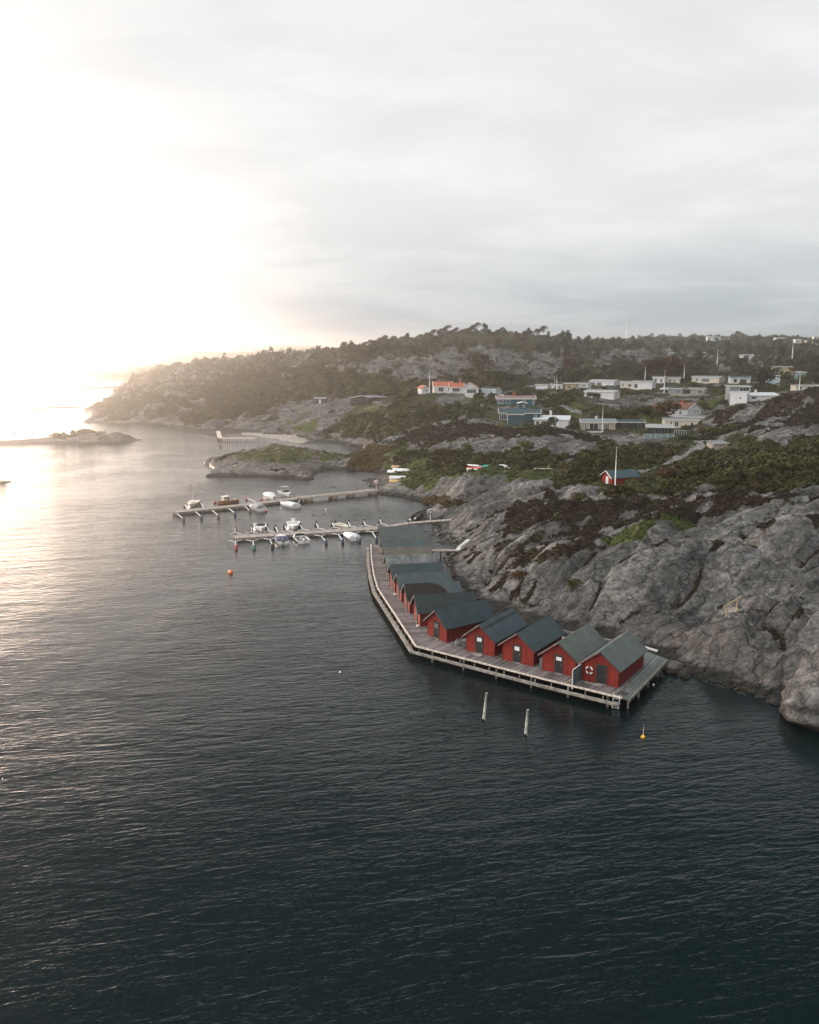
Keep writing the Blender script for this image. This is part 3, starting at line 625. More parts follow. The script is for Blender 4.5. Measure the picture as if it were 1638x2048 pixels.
# ---------------------------------------------------------------- foliage building blocks
def blob(n, lobes, leaf, seed, flat=.75, squash=1.0):
    """n leaf triangles on the shells of several lobes; lobes = (x, y, z, r); unit-sized crown"""
    g = np.random.default_rng(seed)
    L = np.array(lobes, float); wgt = L[:, 3]**2; idx = g.choice(len(L), n, p=wgt/wgt.sum())
    d = g.normal(size=(n, 3)); d[:, 2] = np.where(g.random(n) < .72, np.abs(d[:, 2]), d[:, 2]); d /= np.linalg.norm(d, axis=1)[:, None]
    rr_ = L[idx, 3]*(.72+.36*g.random(n))
    c_ = L[idx, :3]+d*rr_[:, None]*np.array([1, 1, squash])
    nrm = d+g.normal(size=(n, 3))*.55; nrm /= np.linalg.norm(nrm, axis=1)[:, None]
    a = np.cross(nrm, g.normal(size=(n, 3))); a /= np.linalg.norm(a, axis=1)[:, None]; b_ = np.cross(nrm, a)
    s_ = leaf*(.55+.9*g.random(n))[:, None]
    V = np.stack([c_+a*s_, c_+(-.5*a+.87*b_)*s_, c_+(-.5*a-.87*b_)*s_], 1)
    V += g.normal(size=V.shape)*leaf*.2
    lt = np.clip(g.normal(.5, .16, len(L)), 0, 1)[idx]*.6+g.random(n)*.4
    return V.reshape(-1, 3), np.repeat(lt, 3)
def lobes_round(seed, k=6, w_=.62, hgt=.55):
    g = random.Random(seed); out = [(0, 0, .38*hgt/.55, .55)]
    for i in range(k):
        t = g.uniform(0, 6.28); q = g.uniform(.2, w_); out.append((q*math.cos(t), q*math.sin(t), g.uniform(.15, hgt), g.uniform(.22, .42)))
    return out
def lobes_wind(seed, k=7):
    """crown combed to one side by the sea wind"""
    g = random.Random(seed); out = []
    for i in range(k):
        t = i/(k-1); out.append((-.55+1.15*t+g.uniform(-.1, .1), g.uniform(-.3, .3), .35+.62*t+g.uniform(-.12, .1), g.uniform(.17, .33)))
    return out
def lobes_pine(seed, k=8):
    g = random.Random(seed); out = [(0, 0, 1.3, .2)]
    for i in range(k):
        z_ = g.uniform(.35, 1.15); q = .5*(1.25-z_)+.08; t = g.uniform(0, 6.28); out.append((q*math.cos(t), q*math.sin(t), z_, g.uniform(.18, .3)))
    return out
def leafmat(name, dark, mid, lite, objrand=.5):
    m, b = newmat(name)
    t = attr('tint'); oi = nt.nodes.new('ShaderNodeObjectInfo')
    t2 = M('ADD', t, M('MULTIPLY', M('SUBTRACT', oi.outputs['Random'], .5), objrand*.5), clamp=True)
    n = noise(geo_pos(), .07, 3, .6)
    c_ = MIX(RAMP(t2, 0, .55, smooth=False), dark, mid); c_ = MIX(RAMP(t2, .55, 1.0, smooth=False), c_, lite)
    c_ = MIX(RAMP(n, .52, .66, 0, .45), c_, (.055, .034, .018))
    setc(b.inputs['Base Color'], c_); b.inputs['Roughness'].default_value = .75; b.inputs['Specular IOR Level'].default_value = .2
    return m
M_SHRUB = leafmat('shrub_leaves', (.012, .015, .005), (.036, .038, .012), (.092, .084, .026))
M_DEEP = leafmat('dark_evergreen_leaves', (.009, .014, .008), (.023, .031, .015), (.055, .062, .026))
M_OLIVE = leafmat('olive_leaves', (.018, .021, .007), (.052, .054, .015), (.118, .108, .030))
M_RUST = leafmat('rust_brown_leaves', (.022, .012, .006), (.065, .035, .015), (.15, .075, .03))
M_REED = leafmat('orange_reed_leaves', (.05, .032, .014), (.125, .085, .038), (.24, .17, .08))
M_HEATH = leafmat('heather_sprigs', (.014, .009, .006), (.038, .026, .016), (.078, .052, .034))
M_BARK = plain('bark', (.06, .048, .038), .9, .3, 6)
M_PALEBARK = plain('pale_bark', (.28, .25, .22), .9, .2, 6)
VAR = [blob(150, lobes_round(s, 5+s % 3), .16, s) for s in range(6)]
VARW = [blob(170, lobes_wind(50+s), .13, 50+s) for s in range(4)]
VARP = [blob(210, lobes_pine(80+s), .12, 80+s, squash=.8) for s in range(4)]

def scatter_mesh(name, pts, radii, mat, variants, seed, zs=(.75, 1.25), tshift=None, kind='stuff', label=None, keep=None, rots=None):
    g = np.random.default_rng(seed); VV = []; TT = []
    vi = g.integers(0, len(variants), len(pts)); ro = g.uniform(0, 6.28, len(pts)) if rots is None else rots
    zz = g.uniform(*zs, len(pts)); ts = g.normal(0, .13, len(pts)) if tshift is None else tshift
    for k, (bv, bt) in enumerate(variants):
        sel = np.nonzero(vi == k)[0]
        if not len(sel): continue
        nn = len(bt)//3
        if keep: bv_, bt_ = bv[:3*int(nn*keep)], bt[:3*int(nn*keep)]
        else: bv_, bt_ = bv, bt
        c_, s_ = np.cos(ro[sel])[:, None], np.sin(ro[sel])[:, None]; r_ = radii[sel][:, None]
        x = (bv_[None, :, 0]*c_-bv_[None, :, 1]*s_)*r_+pts[sel, 0][:, None]; y = (bv_[None, :, 0]*s_+bv_[None, :, 1]*c_)*r_+pts[sel, 1][:, None]
        z = bv_[None, :, 2]*r_*zz[sel][:, None]+pts[sel, 2][:, None]
        VV.append(np.stack([x, y, z], -1).reshape(-1, 3)); TT.append(np.clip(bt_[None]+ts[sel][:, None], 0, 1).ravel())
    V = np.concatenate(VV); T = np.concatenate(TT)
    o = np_mesh(name, V, np.arange(len(V)).reshape(-1, 3), mat, smooth=False, attrs={'tint': T})
    tag(o, label, None, None, kind); return o

# where things already stand, nothing grows
HOUSE_CLEAR = [(x, y, r*.86) for x, y, r in HOUSE_PTS]
def clear_ok(x, y, extra=0.0):
    ok = np.ones(len(x), bool)
    for hx, hy, hr in HOUSE_CLEAR: ok &= (x-hx)**2+(y-hy)**2 > (hr*.95+extra)**2
    # keep the sight line to each house open: nothing tall within 14 m in front of it
    for hx, hy, hr in HOUSE_CLEAR[NV:]:
        L = math.hypot(hx, hy); dx, dy = -hx/L, -hy/L; px_, py_ = x-hx, y-hy; t = px_*dx+py_*dy; s_ = np.abs(px_*dy-py_*dx)
        ok &= ~((t > 0) & (t < 9) & (s_ < 3))
    for hx, hy, hr in HOUSE_CLEAR[:NV]:
        L = math.hypot(hx, hy); dx, dy = -hx/L, -hy/L; px_, py_ = x-hx, y-hy; t = px_*dx+py_*dy; s_ = np.abs(px_*dy-py_*dx)
        ok &= ~((t > 0) & (t < hr+20) & (s_ < hr*1.05))
    return ok
def pick(mask, n, seed, jit=1.0):
    g = np.random.default_rng(seed); idx = np.nonzero(mask.ravel())[0]
    if len(idx) < 5: return np.zeros((0, 3)), np.zeros(0)
    idx = g.choice(idx, min(n, len(idx)), replace=False)
    x = TX.ravel()[idx]; y = TY.ravel()[idx]; r = TR.ravel()[idx]
    return np.stack([x, y, TZ.ravel()[idx]], 1), r
inview = (TU > -160) & (TU < 1900) & (TV < 1500)
ms = (CS > .5) & inview
def rfun(r): return np.clip(.55+.0036*r, .8, 3.6)
def grow(name, mask, n, seed, mat, variants, rs=1.0, zs=(.7, 1.3), label=None, extra=0.0, keep=None, sink=.12, rots=None):
    P, r = pick(mask, n, seed)
    if not len(P): return None
    ok = clear_ok(P[:, 0], P[:, 1], extra); P, r = P[ok], r[ok]
    g = np.random.default_rng(seed+1); rad = rfun(r)*rs*g.uniform(.55, 1.35, len(P)); P[:, 2] -= rad*sink
    return scatter_mesh(name, P, rad, mat, variants, seed+2, zs, label=label, keep=keep, rots=rots)
near = TR < 300; mid = (TR >= 300) & (TR < 640); farm = TR >= 640
grow('shrubbery', ms & near, 3600, 201, M_SHRUB, VAR, 1.0, label='dense dark green thicket filling the valley')
grow('olive_shrubbery', ms & near, 1300, 211, M_OLIVE, VAR, .85, label='olive green bushes scattered through the valley thicket')
grow('rusty_shrubbery', ms & near, 420, 221, M_RUST, VAR, .7, label='rusty brown bushes scattered through the valley thicket')
grow('shrubbery', ms & mid, 5200, 231, M_SHRUB, VAR, .78, label='dark green brushwood covering the hillside', keep=.6)
grow('olive_shrubbery', ms & mid, 2600, 241, M_OLIVE, VAR, .75, label='olive green brushwood covering the hillside', keep=.6)
grow('woodland', ms & farm, 2600, 251, M_DEEP, VAR, 1.05, (1.0, 1.6), label='far dark wood on the plateau behind the village', keep=.45)
grow('shrubbery', ms & farm, 1300, 261, M_OLIVE, VAR, .75, label='far green brushwood on the skyline ridge', keep=.45)
grow('reeds', (CO > .45) & inview, 1300, 271, M_REED, VAR, .62, (.6, 1.0), label='orange brown reeds fringing the cove', sink=.2)
grow('low_bushes', ((CG > .4) | (CH > .6)) & inview & (TR > 150) & (TR < 420), 900, 281, M_OLIVE, VAR, .38, (.5, .9), label='low olive tufts in the grass and heath')
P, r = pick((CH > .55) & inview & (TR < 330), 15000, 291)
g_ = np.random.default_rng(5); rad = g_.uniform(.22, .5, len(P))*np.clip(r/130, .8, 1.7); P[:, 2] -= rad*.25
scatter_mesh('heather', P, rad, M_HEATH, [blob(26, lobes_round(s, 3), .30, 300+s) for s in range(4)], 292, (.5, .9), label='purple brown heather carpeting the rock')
P, r = pick((CG > .5) & inview & (TR < 330), 6000, 295)
rad = g_.uniform(.2, .5, len(P))*np.clip(r/130, .8, 1.7); P[:, 2] -= rad*.2
scatter_mesh('grass', P, rad, leafmat('grass_blades', (.018, .028, .006), (.05, .07, .016), (.11, .12, .035)), [blob(22, lobes_round(s, 3), .3, 320+s) for s in range(4)], 296, (.5, .9), label='green grass tufts between the rocks')

# ---------------------------------------------------------------- single trees and bushes
def crown_obj(name, var, mat, parent, s=1.0, z0=0.0, zs=1.0):
    V, T = var; V = V*np.array([s, s, s*zs])+np.array([0, 0, z0])
    return np_mesh(name, V, np.arange(len(V)).reshape(-1, 3), mat, parent=parent, smooth=False, attrs={'tint': T})
def make_tree(kind, seed):
    g = random.Random(seed)
    e = empty(kind, (0, 0, -50))
    if kind == 'pine_tree':
        crown_obj('crown', blob(520, lobes_pine(seed, 12), .085, seed, squash=.75), M_DEEP, e)
        t = MB(); t.tube([(0, 0, -.1), (.02, .01, .5), (-.02, .02, 1.2)], [.06, .045, .015], 7)
        for k in range(4): a = g.uniform(0, 6.28); z_ = .4+.2*k; t.tube([(0, 0, z_), (.28*math.cos(a), .28*math.sin(a), z_+.12)], [.02, .008], 5)
        t.build('trunk', M_BARK, e)
    elif kind == 'windswept_tree':
        crown_obj('crown', blob(460, lobes_wind(seed, 9), .08, seed), M_SHRUB if seed % 2 else M_OLIVE, e)
        t = MB(); t.tube([(-.45, 0, -.1), (-.35, 0, .25), (-.05, .03, .55), (.3, 0, .8)], [.05, .04, .028, .012], 7)
        t.tube([(-.35, 0, .25), (-.3, .15, .55), (-.1, .25, .7)], [.03, .02, .01], 6); t.build('trunk', M_BARK, e)
    else:
        mt = {'round_tree': M_SHRUB, 'olive_tree': M_OLIVE, 'rust_tree': M_RUST}[kind]
        crown_obj('crown', blob(620, [(x, y, z_+.35, r_) for x, y, z_, r_ in lobes_round(seed, 9, .66, .62)], .085, seed), mt, e)
        t = MB(); t.tube([(0, 0, -.15), (.03, 0, .3), (0, .03, .75)], [.06, .045, .02], 7)
        for k in range(4): a = k*1.6+g.uniform(0, .8); t.tube([(0, 0, .25+.05*k), (.3*math.cos(a), .3*math.sin(a), .62)], [.026, .01], 5)
        t.build('trunk', M_BARK, e)
    e.name = {'round_tree': 'deciduous_tree', 'olive_tree': 'deciduous_tree', 'rust_tree': 'autumn_tree'}.get(kind, kind)
    return e
PROTO = {k: [make_tree(k, 400+i*7+j) for j in range(3)] for i, k in enumerate(('pine_tree', 'windswept_tree', 'round_tree', 'olive_tree', 'rust_tree'))}
USED = set()
def plant(kind, x, y, s, label, cat, group=None, zs=1.0, z=None, v=None, rz=None):
    lst = PROTO[kind]; k = v if v is not None else random.randrange(len(lst)); p = lst[k]
    if (kind, k) in USED: o = copy_tree(p)
    else: o = p; USED.add((kind, k))
    o.location = (x, y, (hz1(x, y) if z is None else z)-.05*s); o.scale = (s, s, s*zs); o.rotation_euler = (0, 0, random.uniform(0, 6.28) if rz is None else rz)
    for k_ in ('label', 'category', 'group'):
        if k_ in o: del o[k_]
    return tag(o, label, cat, group)
def at_px(u, v, D): p = PD(u, v, D); return float(p[0]), float(p[1])
def hit(u, v, D0=75., D1=2000.):
    """first ground point seen at a pixel, marching along the ray"""
    d = ray(u, v); ts = np.exp(np.linspace(math.log(D0), math.log(D1), 900)); x = d[0]/d[1]*ts; z = CAM_H+d[2]/d[1]*ts
    b_ = np.nonzero(hz(x, ts) >= z)[0]
    if not len(b_): return None
    return float(x[b_[0]]), float(ts[b_[0]])
# hilltop and skyline pines
for u, v, D, s in [(702,689,642,5.2),(690,694,640,4.2),(770,685,652,3.4),(815,679,655,5.2),(742,690,645,3),(968,662,662,5.5),(980,661,664,4),(1008,661,664,4.6),(1057,666,678,5.4),(1032,663,670,3.4),(1098,670,700,3.2),(1125,674,710,5.6),(1135,673,712,6.4),(1156,680,720,4.5),(1177,682,740,6.6),(1205,684,800,5),(1218,683,860,5.5),(1190,684,760,3.6)]:
    x, y = at_px(u, v, D); plant('pine_tree', x, y, s*1.1, 'dark wind-cut pine on the hilltop skyline', 'tree', 'pines along the hilltop skyline')
for k in range(26):
    u = 1228+k*17.2+random.uniform(-6, 6); D = random.uniform(940, 1120); x, y = at_px(u, 684, D); plant('pine_tree', x, y, random.uniform(3.4, 6.4), 'small dark pine on the far plateau skyline at the right', 'tree', 'pines along the far plateau skyline')
for u, v, D, s in [(730,692,640,3.6),(760,688,648,4.2),(780,686,650,4),(860,680,655,4.5),(888,676,655,4.5),(905,673,655,4),(925,670,657,5),(945,667,660,4.5),(1080,669,690,4.5),(995,664,660,4.2)]:
    x, y = at_px(u, v, D); plant('windswept_tree', x, y, s*1.5, 'scrubby tree combed by the wind along the hilltop', 'tree', 'windswept trees along the hilltop', rz=random.uniform(-.5, .3))
# woods on the hill side and behind the village (the ones large enough to tell apart)
n_ = 0
for k in range(900):
    u = random.uniform(640, 1638); v = random.uniform(690, 765)
    h_ = hit(u, v, 300, 1300)
    if not h_: continue
    x, y = h_
    a_ = (math.atan2(x, y)-AZ0)/(AZ1-AZ0)*(NA-1); l_ = (math.log(math.hypot(x, y))-LR[0])/(LR[-1]-LR[0])*(NR-1)
    if CS[int(l_), int(a_)] < .5 or not clear_ok(np.array([x]), np.array([y]), 3)[0]: continue
    n_ += 1
    if n_ > 105: break
    kind = random.choice(['round_tree', 'round_tree', 'olive_tree', 'rust_tree', 'pine_tree'])
    nm = {'round_tree': 'rounded green tree', 'olive_tree': 'pale olive tree', 'rust_tree': 'rusty brown autumn tree', 'pine_tree': 'dark pine'}[kind]
    reg = 'on the hill slope left of the village' if u < 1000 else 'in the wood behind the village'
    plant(kind, x, y, random.uniform(2.6, 5.0)*(1+D_/2500 if False else 1), nm+' '+reg, 'tree', 'trees '+reg)
# ================================================================ boathouses and their deck
def boards(name, dark, lite, pitch=.16, axis=0, rough=.85, groove=.5, blot=.35):
    """boards running across the given local axis, each with its own tone"""
    m, b = newmat(name)
    t = nt.nodes.new('ShaderNodeTexCoord'); sp_ = nt.nodes.new('ShaderNodeSeparateXYZ'); nt.links.new(t.outputs['Object'], sp_.inputs[0])
    q = M('DIVIDE', sp_.outputs[axis], pitch); fl = M('FLOOR', q); fr = M('FRACT', q)
    wn = nt.nodes.new('ShaderNodeTexWhiteNoise'); wn.noise_dimensions = '1D'; nt.links.new(fl, wn.inputs['W'])
    c_ = MIX(M('MULTIPLY', wn.outputs['Value'], 1.0), dark, lite)
    n = noise(t.outputs['Object'], 1.1, 6, .65)
    c_ = MIX(RAMP(n, .4, .7, 0, blot), c_, tuple(x*.45 for x in dark))
    edge = M('MINIMUM', fr, M('SUBTRACT', 1.0, fr)); gv = RAMP(edge, .13, .0)
    c_ = MIX(M('MULTIPLY', gv, groove), c_, tuple(x*.12 for x in dark))
    setc(b.inputs['Base Color'], c_); b.inputs['Roughness'].default_value = rough; b.inputs['Specular IOR Level'].default_value = .25
    setc(b.inputs['Normal'], bump(M('MULTIPLY', gv, -1), .03)); return m
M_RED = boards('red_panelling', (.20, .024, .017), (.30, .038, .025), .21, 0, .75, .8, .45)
M_RED_SHADE = boards('red_panelling_shade', (.135, .017, .016), (.20, .026, .022), .21, 1, .75, .75, .45)  # same red paint, made darker to paint in the side walls' shade
M_DECK = boards('weathered_decking', (.085, .072, .070), (.30, .262, .252), .17, 0, .8, .75, .5)
M_DECKG = boards('grey_green_decking', (.10, .115, .105), (.20, .22, .20), .17, 1, .8, .7, .45)
M_CURB = plain('pale_curb_plank', (.58, .49, .42), .8, .25, 3)
M_BEAM = plain('weathered_beam', (.24, .215, .185), .85, .35, 2)
M_DARKW = plain('dark_wet_timber', (.035, .030, .026), .7, .3, 3)
M_DOOR = plain('black_green_door', (.012, .014, .013), .6, .2, 3)
M_WHITE = plain('white_paint', (.72, .72, .70), .5, .06, 2)
M_OFFW = plain('offwhite_paint', (.60, .58, .54), .6, .1, 2)
M_STEP = plain('worn_step_wood', (.30, .26, .23), .85, .25, 3)
M_METAL = plain('galvanised_metal', (.48, .49, .50), .45, .15, 6, .7)
M_FASCIA = plain('dark_fascia', (.045, .045, .042), .8, .2, 3)
M_PLAST = plain('faded_green_plastic', (.13, .16, .155), .6, .2, 5)
M_SCREEN = boards('blue_grey_screen_boards', (.075, .11, .115), (.13, .175, .18), .2, 1, .7, .5, .3)
M_GLASS, b = newmat('dark_window_glass'); b.inputs['Base Color'].default_value = (.03, .035, .04, 1); b.inputs['Roughness'].default_value = .12; b.inputs['Specular IOR Level'].default_value = .6
M_YEL = plain('yellow_buoy_paint', (.85, .42, .02), .45, .1, 5)
M_ORA = plain('orange_buoy_paint', (.80, .18, .06), .45, .1, 5)
M_BLUEF = plain('blue_plastic', (.05, .075, .13), .5, .15, 4)
M_BLK = plain('black_rubber', (.012, .012, .014), .6, .2, 4)
def roofmat(name, col, var=.16, streak=.25, rough=.8, lines=0.0, spec=.2):
    m, b = newmat(name)
    t = nt.nodes.new('ShaderNodeTexCoord'); mp = nt.nodes.new('ShaderNodeMapping'); nt.links.new(t.outputs['Object'], mp.inputs[0]); mp.inputs['Scale'].default_value = (.5, 3.0, .5)
    n = noise(t.outputs['Object'], .8, 7, .7); n2 = noise(mp.outputs[0], 1.2, 5, .6)
    c_ = MIX(RAMP(n, .3, .7), tuple(x*(1-var) for x in col), tuple(x*(1+var) for x in col))
    c_ = MIX(RAMP(n2, .5, .75, 0, streak), c_, tuple(x*.55 for x in col))
    if lines:
        sp_ = nt.nodes.new('ShaderNodeSeparateXYZ'); nt.links.new(t.outputs['Object'], sp_.inputs[0])
        fr = M('FRACT', M('DIVIDE', sp_.outputs[1], lines)); c_ = MIX(M('MULTIPLY', RAMP(M('ABSOLUTE', M('SUBTRACT', fr, .5)), .035, .015), .6), c_, tuple(x*.3 for x in col))
    setc(b.inputs['Base Color'], c_); b.inputs['Roughness'].default_value = rough; b.inputs['Specular IOR Level'].default_value = spec
    setc(b.inputs['Normal'], bump(n, .02)); return m
DECK_Z = 1.2
def hut(pos, ang, wd, ln, ridge, eave, roofc, door_x, label, door_w=.85, sign=None, over=.38, strip=None, lines=0, patch=None, front=True, lean=0.0, dull=False):
    e = empty('boathouse', (pos[0], pos[1], DECK_Z), ang, label, 'boathouse', 'red boathouses along the curved deck')
    h2 = wd/2; th = .09
    w_ = MB(); w_.add([(-h2, 0, 0), (h2, 0, 0), (h2, 0, eave), (0, 0, ridge-.05), (-h2, 0, eave)], [(0, 1, 2, 3, 4)])
    w_.build('front_wall', M_RED if not dull else M_OLDW, e)
    w_ = MB(); w_.add([(-h2, ln, 0), (h2, ln, 0), (h2, ln, eave), (0, ln, ridge-.05), (-h2, ln, eave)], [(4, 3, 2, 1, 0)])
    w_.add([(-h2, 0, 0), (-h2, ln, 0), (-h2, ln, eave), (-h2, 0, eave)], [(3, 2, 1, 0)]); w_.add([(h2, 0, 0), (h2, ln, 0), (h2, ln, eave), (h2, 0, eave)], [(0, 1, 2, 3)])
    w_.build('wall', M_RED_SHADE if not dull else M_OLDW, e)
    for s_ in (-1, 1): cb = MB(); cb.box(s_*h2-.05, s_*h2+.05, -.03, .06, 0, eave-.05); cb.build('corner_board', M_RED if not dull else M_OLDW, e)
    sl = (ridge-eave)/h2; ex = h2+over; ez = ridge-sl*ex
    r_ = MB()
    for s_ in (-1, 1):
        p = [(0, -over, ridge), (s_*ex, -over, ez), (s_*ex, ln+.25, ez), (0, ln+.25, ridge)]; q = [(x, y, z+th) for x, y, z in p]
        o_ = [(0, 1, 2, 3), (7, 6, 5, 4), (0, 4, 5, 1), (1, 5, 6, 2), (2, 6, 7, 3)]
        r_.add(p+q, o_ if s_ > 0 else [tuple(reversed(f)) for f in o_])
    rf = r_.build('roof', roofc, e)
    for s_ in (-1, 1):
        for yy in (-over-.035, ln+.285): f_ = MB(); f_.add(
            [(0, yy-.03, ridge-.08), (s_*(ex+.03), yy-.03, ez-.08), (s_*(ex+.03), yy-.03, ez+.10), (0, yy-.03, ridge+.10), (0, yy+.03, ridge-.08), (s_*(ex+.03), yy+.03, ez-.08), (s_*(ex+.03), yy+.03, ez+.10), (0, yy+.03, ridge+.10)],
            [(0, 1, 2, 3), (7, 6, 5, 4), (3, 2, 6, 7), (0, 4, 5, 1), (1, 5, 6, 2)] if s_ > 0 else [(3, 2, 1, 0), (4, 5, 6, 7), (7, 6, 2, 3), (1, 5, 4, 0), (2, 6, 5, 1)]); f_.build('bargeboard', M_BARGE if (not dull and s_ < 0) else M_FASCIA, rf)
    if strip:        # a band of newer roofing felt beside the ridge on the right-hand slope
        s2 = MB(); x0, x1 = strip; s2.add([(x0, -over, ridge+th-sl*x0+.012), (x1, -over, ridge+th-sl*x1+.012), (x1, ln+.25, ridge+th-sl*x1+.012), (x0, ln+.25, ridge+th-sl*x0+.012)], [(0, 1, 2, 3)])
        s2.build('roof_felt_strip', M_FELT, rf)
    if patch:
        s2 = MB(); s2.add([(x, y, ridge+th-sl*x+.014) for x, y in patch], [tuple(range(len(patch)))]); s2.build('roof_patch', M_PATCH, rf)
    if front:
        d_ = MB(); d_.box(door_x-door_w/2, door_x+door_w/2, -.05, .03, .06, 2.0 if eave > 1.9 else 1.9); dd = d_.build('door', M_DOOR, e)
        fr = MB()
        for x0 in (door_x-door_w/2-.07, door_x+door_w/2): fr.box(x0, x0+.07, -.065, .02, 0, 2.06)
        fr.box(door_x-door_w/2-.07, door_x+door_w/2+.07, -.065, .02, 2.003, 2.08); fr.build('door_frame', M_RED if sign == 'none' else M_FASCIA, dd)
        hk = MB(); hk.box(door_x+door_w/2-.12, door_x+door_w/2-.06, -.10, -.045, .98, 1.06); hk.build('handle', M_METAL, dd)
        if sign == 'pane':
            s_ = MB(); s_.box(door_x-door_w*.34, door_x+door_w*.34, -.075, -.04, 1.42, 1.86); sg = s_.build('window', M_WHITE, dd)
            mu = MB(); mu.box(door_x-.02, door_x+.02, -.085, -.077, 1.42, 1.86); mu.build('glazing_bar', M_OFFW, dd)
        if sign == 'board':
            s_ = MB(); s_.box(door_x-door_w*.36, door_x+door_w*.36, -.075, -.04, 1.45, 1.84); s_.build('window', M_WHITE, dd)
        if sign == 'glass':
            s_ = MB(); s_.box(door_x-door_w*.38, door_x+door_w*.38, -.07, -.045, 1.15, 1.9); s_.build('window', M_GLASS, dd)
            mu = MB()
            for k in range(3): mu.box(door_x-door_w*.38, door_x+door_w*.38, -.08, -.072, 1.35+.2*k, 1.38+.2*k)
            mu.build('glazing_bar', M_OFFW, dd)
            l_ = MB(); l_.box(door_x-.6, door_x-.35, -.25, 0, 2.05, 2.12); l_.build('lamp_shelf', M_FASCIA, e)
        t_ = MB(); t_.box(door_x-door_w/2-.05, door_x+door_w/2+.05, -.16, -.07, 0.0, .07); t_.build('threshold', M_STEP, dd)
    return e
M_BARGE = plain('weathered_bargeboard', (.20, .155, .135), .85, .25, 3)
M_OLDW = boards('weathered_grey_panelling', (.10, .075, .065), (.17, .13, .11), .2, 0, .85, .5, .4)
M_FELT = roofmat('dark_felt_strip', (.028, .034, .036))
M_PATCH = roofmat('black_brown_patch', (.020, .016, .015))
ROOFS = dict(gg=roofmat('grey_green_roof', (.095, .112, .106), .14), gg2=roofmat('sage_grey_roof', (.10, .112, .10), .16),
    bt=roofmat('blue_teal_roof', (.046, .064, .069), .14, .2), bl=roofmat('slate_blue_roof', (.050, .070, .078), .14, .2, lines=2.4), dk=roofmat('charcoal_green_roof', (.030, .046, .052), .15, lines=2.1),
    dk2=roofmat('near_black_roof', (.024, .034, .035), .15), tl=roofmat('dull_teal_roof', (.054, .070, .073), .14, .25), te=roofmat('dark_teal_roof', (.036, .052, .055), .14),
    br=roofmat('brown_grey_roof', (.105, .094, .080), .2, .5), gr=roofmat('mottled_grey_roof', (.125, .135, .130), .45, .7), ol2=roofmat('slate_olive_roof', (.058, .076, .078), .14, .3), ol=roofmat('dusty_olive_roof', (.075, .086, .080), .14, .3))
def an(dx, dy): return math.atan2(dy, dx)
# (front mid, local-x direction angle, width, length, ridge h, eave h, roof, door x, ...)
HUTS = [
 ((19.6, 85.4), an(2.9, -2.0), 3.85, 7.4, 3.55, 2.05, 'gg', .15, 'nearest red boathouse with black door and a lifebuoy on its front', dict(door_w=1.05)),
 ((15.85, 88.3), an(2.9, -2.0), 3.8, 7.3, 3.5, 2.0, 'gg2', .0, 'red boathouse with sage grey roof and a plain white board on its door', dict(door_w=.85, sign='board')),
 ((11.9, 91.5), an(2.9, -2.0), 3.75, 7.2, 3.45, 2.0, 'bt', -.1, 'red boathouse with plain blue-teal roof, third from the deck end', dict(sign='pane')),
 ((8.0, 94.5), an(2.9, -2.0), 3.6, 7.2, 3.45, 2.0, 'bl', -.1, 'red boathouse with slate-blue roof and a dark felt strip along the ridge', dict(sign='pane', strip=(.42, .66))),
 ((3.3, 99.75), an(2.1, -2.95), 3.7, 7.2, 3.5, 2.0, 'dk', -.1, 'bright red boathouse at the deck bend, glazed door and charcoal roof with seams', dict(sign='glass', door_w=.9)),
 ((.95, 106.2), an(.75, -3.6), 3.7, 7.0, 3.5, 2.0, 'dk2', .0, 'red boathouse with near-black roof, just beyond the one at the deck bend', dict(door_w=.7)),
 ((-.35, 111.6), an(.75, -3.6), 3.7, 6.9, 3.45, 2.0, 'tl', .0, 'red boathouse whose blue-grey roof carries a large black-brown patch', dict(door_w=.7, patch=[(.06, -.35), (.02, 1.5), (.02, 3.0), (.35, 4.2), (.95, 5.0), (2.2, 5.4), (2.2, -.35)])),
 ((-1.45, 116.9), an(.75, -3.6), 3.7, 6.9, 3.45, 2.0, 'tl', .0, 'red boathouse with dull teal roof behind the one with the black roof patch', dict(door_w=.7)),
 ((-2.45, 122.2), an(.75, -3.6), 3.7, 7.0, 3.45, 2.0, 'te', .0, 'red boathouse with dark teal roof in front of the mottled grey roof', dict(door_w=.7)),
 ((-3.3, 127.9), an(.5, -3.6), 3.9, 7.0, 3.45, 2.0, 'gr', .0, 'weathered boathouse with a mottled pale grey panel roof', dict(dull=True, door_w=.7)),
 ((-3.75, 133.3), an(.4, -3.6), 4.0, 6.9, 3.45, 2.0, 'br', .0, 'weathered boathouse with brown-grey roof', dict(dull=True, door_w=.7)),
 ((-4.2, 138.7), an(.45, -3.6), 4.2, 6.9, 3.45, 2.0, 'ol2', .0, 'weathered boathouse with dusty olive roof, second from the far end', dict(dull=True, door_w=.7)),
 ((-4.9, 146.4), an(.4, -3.6), 4.8, 6.9, 4.1, 2.2, 'ol', .0, 'larger boathouse at the far end of the row beside the boat pontoon', dict(dull=True, door_w=.9))]
for p_, a_, wd, ln, rg, ev, rc, dx, lb, kw in HUTS: hut(p_, a_, wd, ln, rg, ev, ROOFS[rc], dx, lb, **kw)
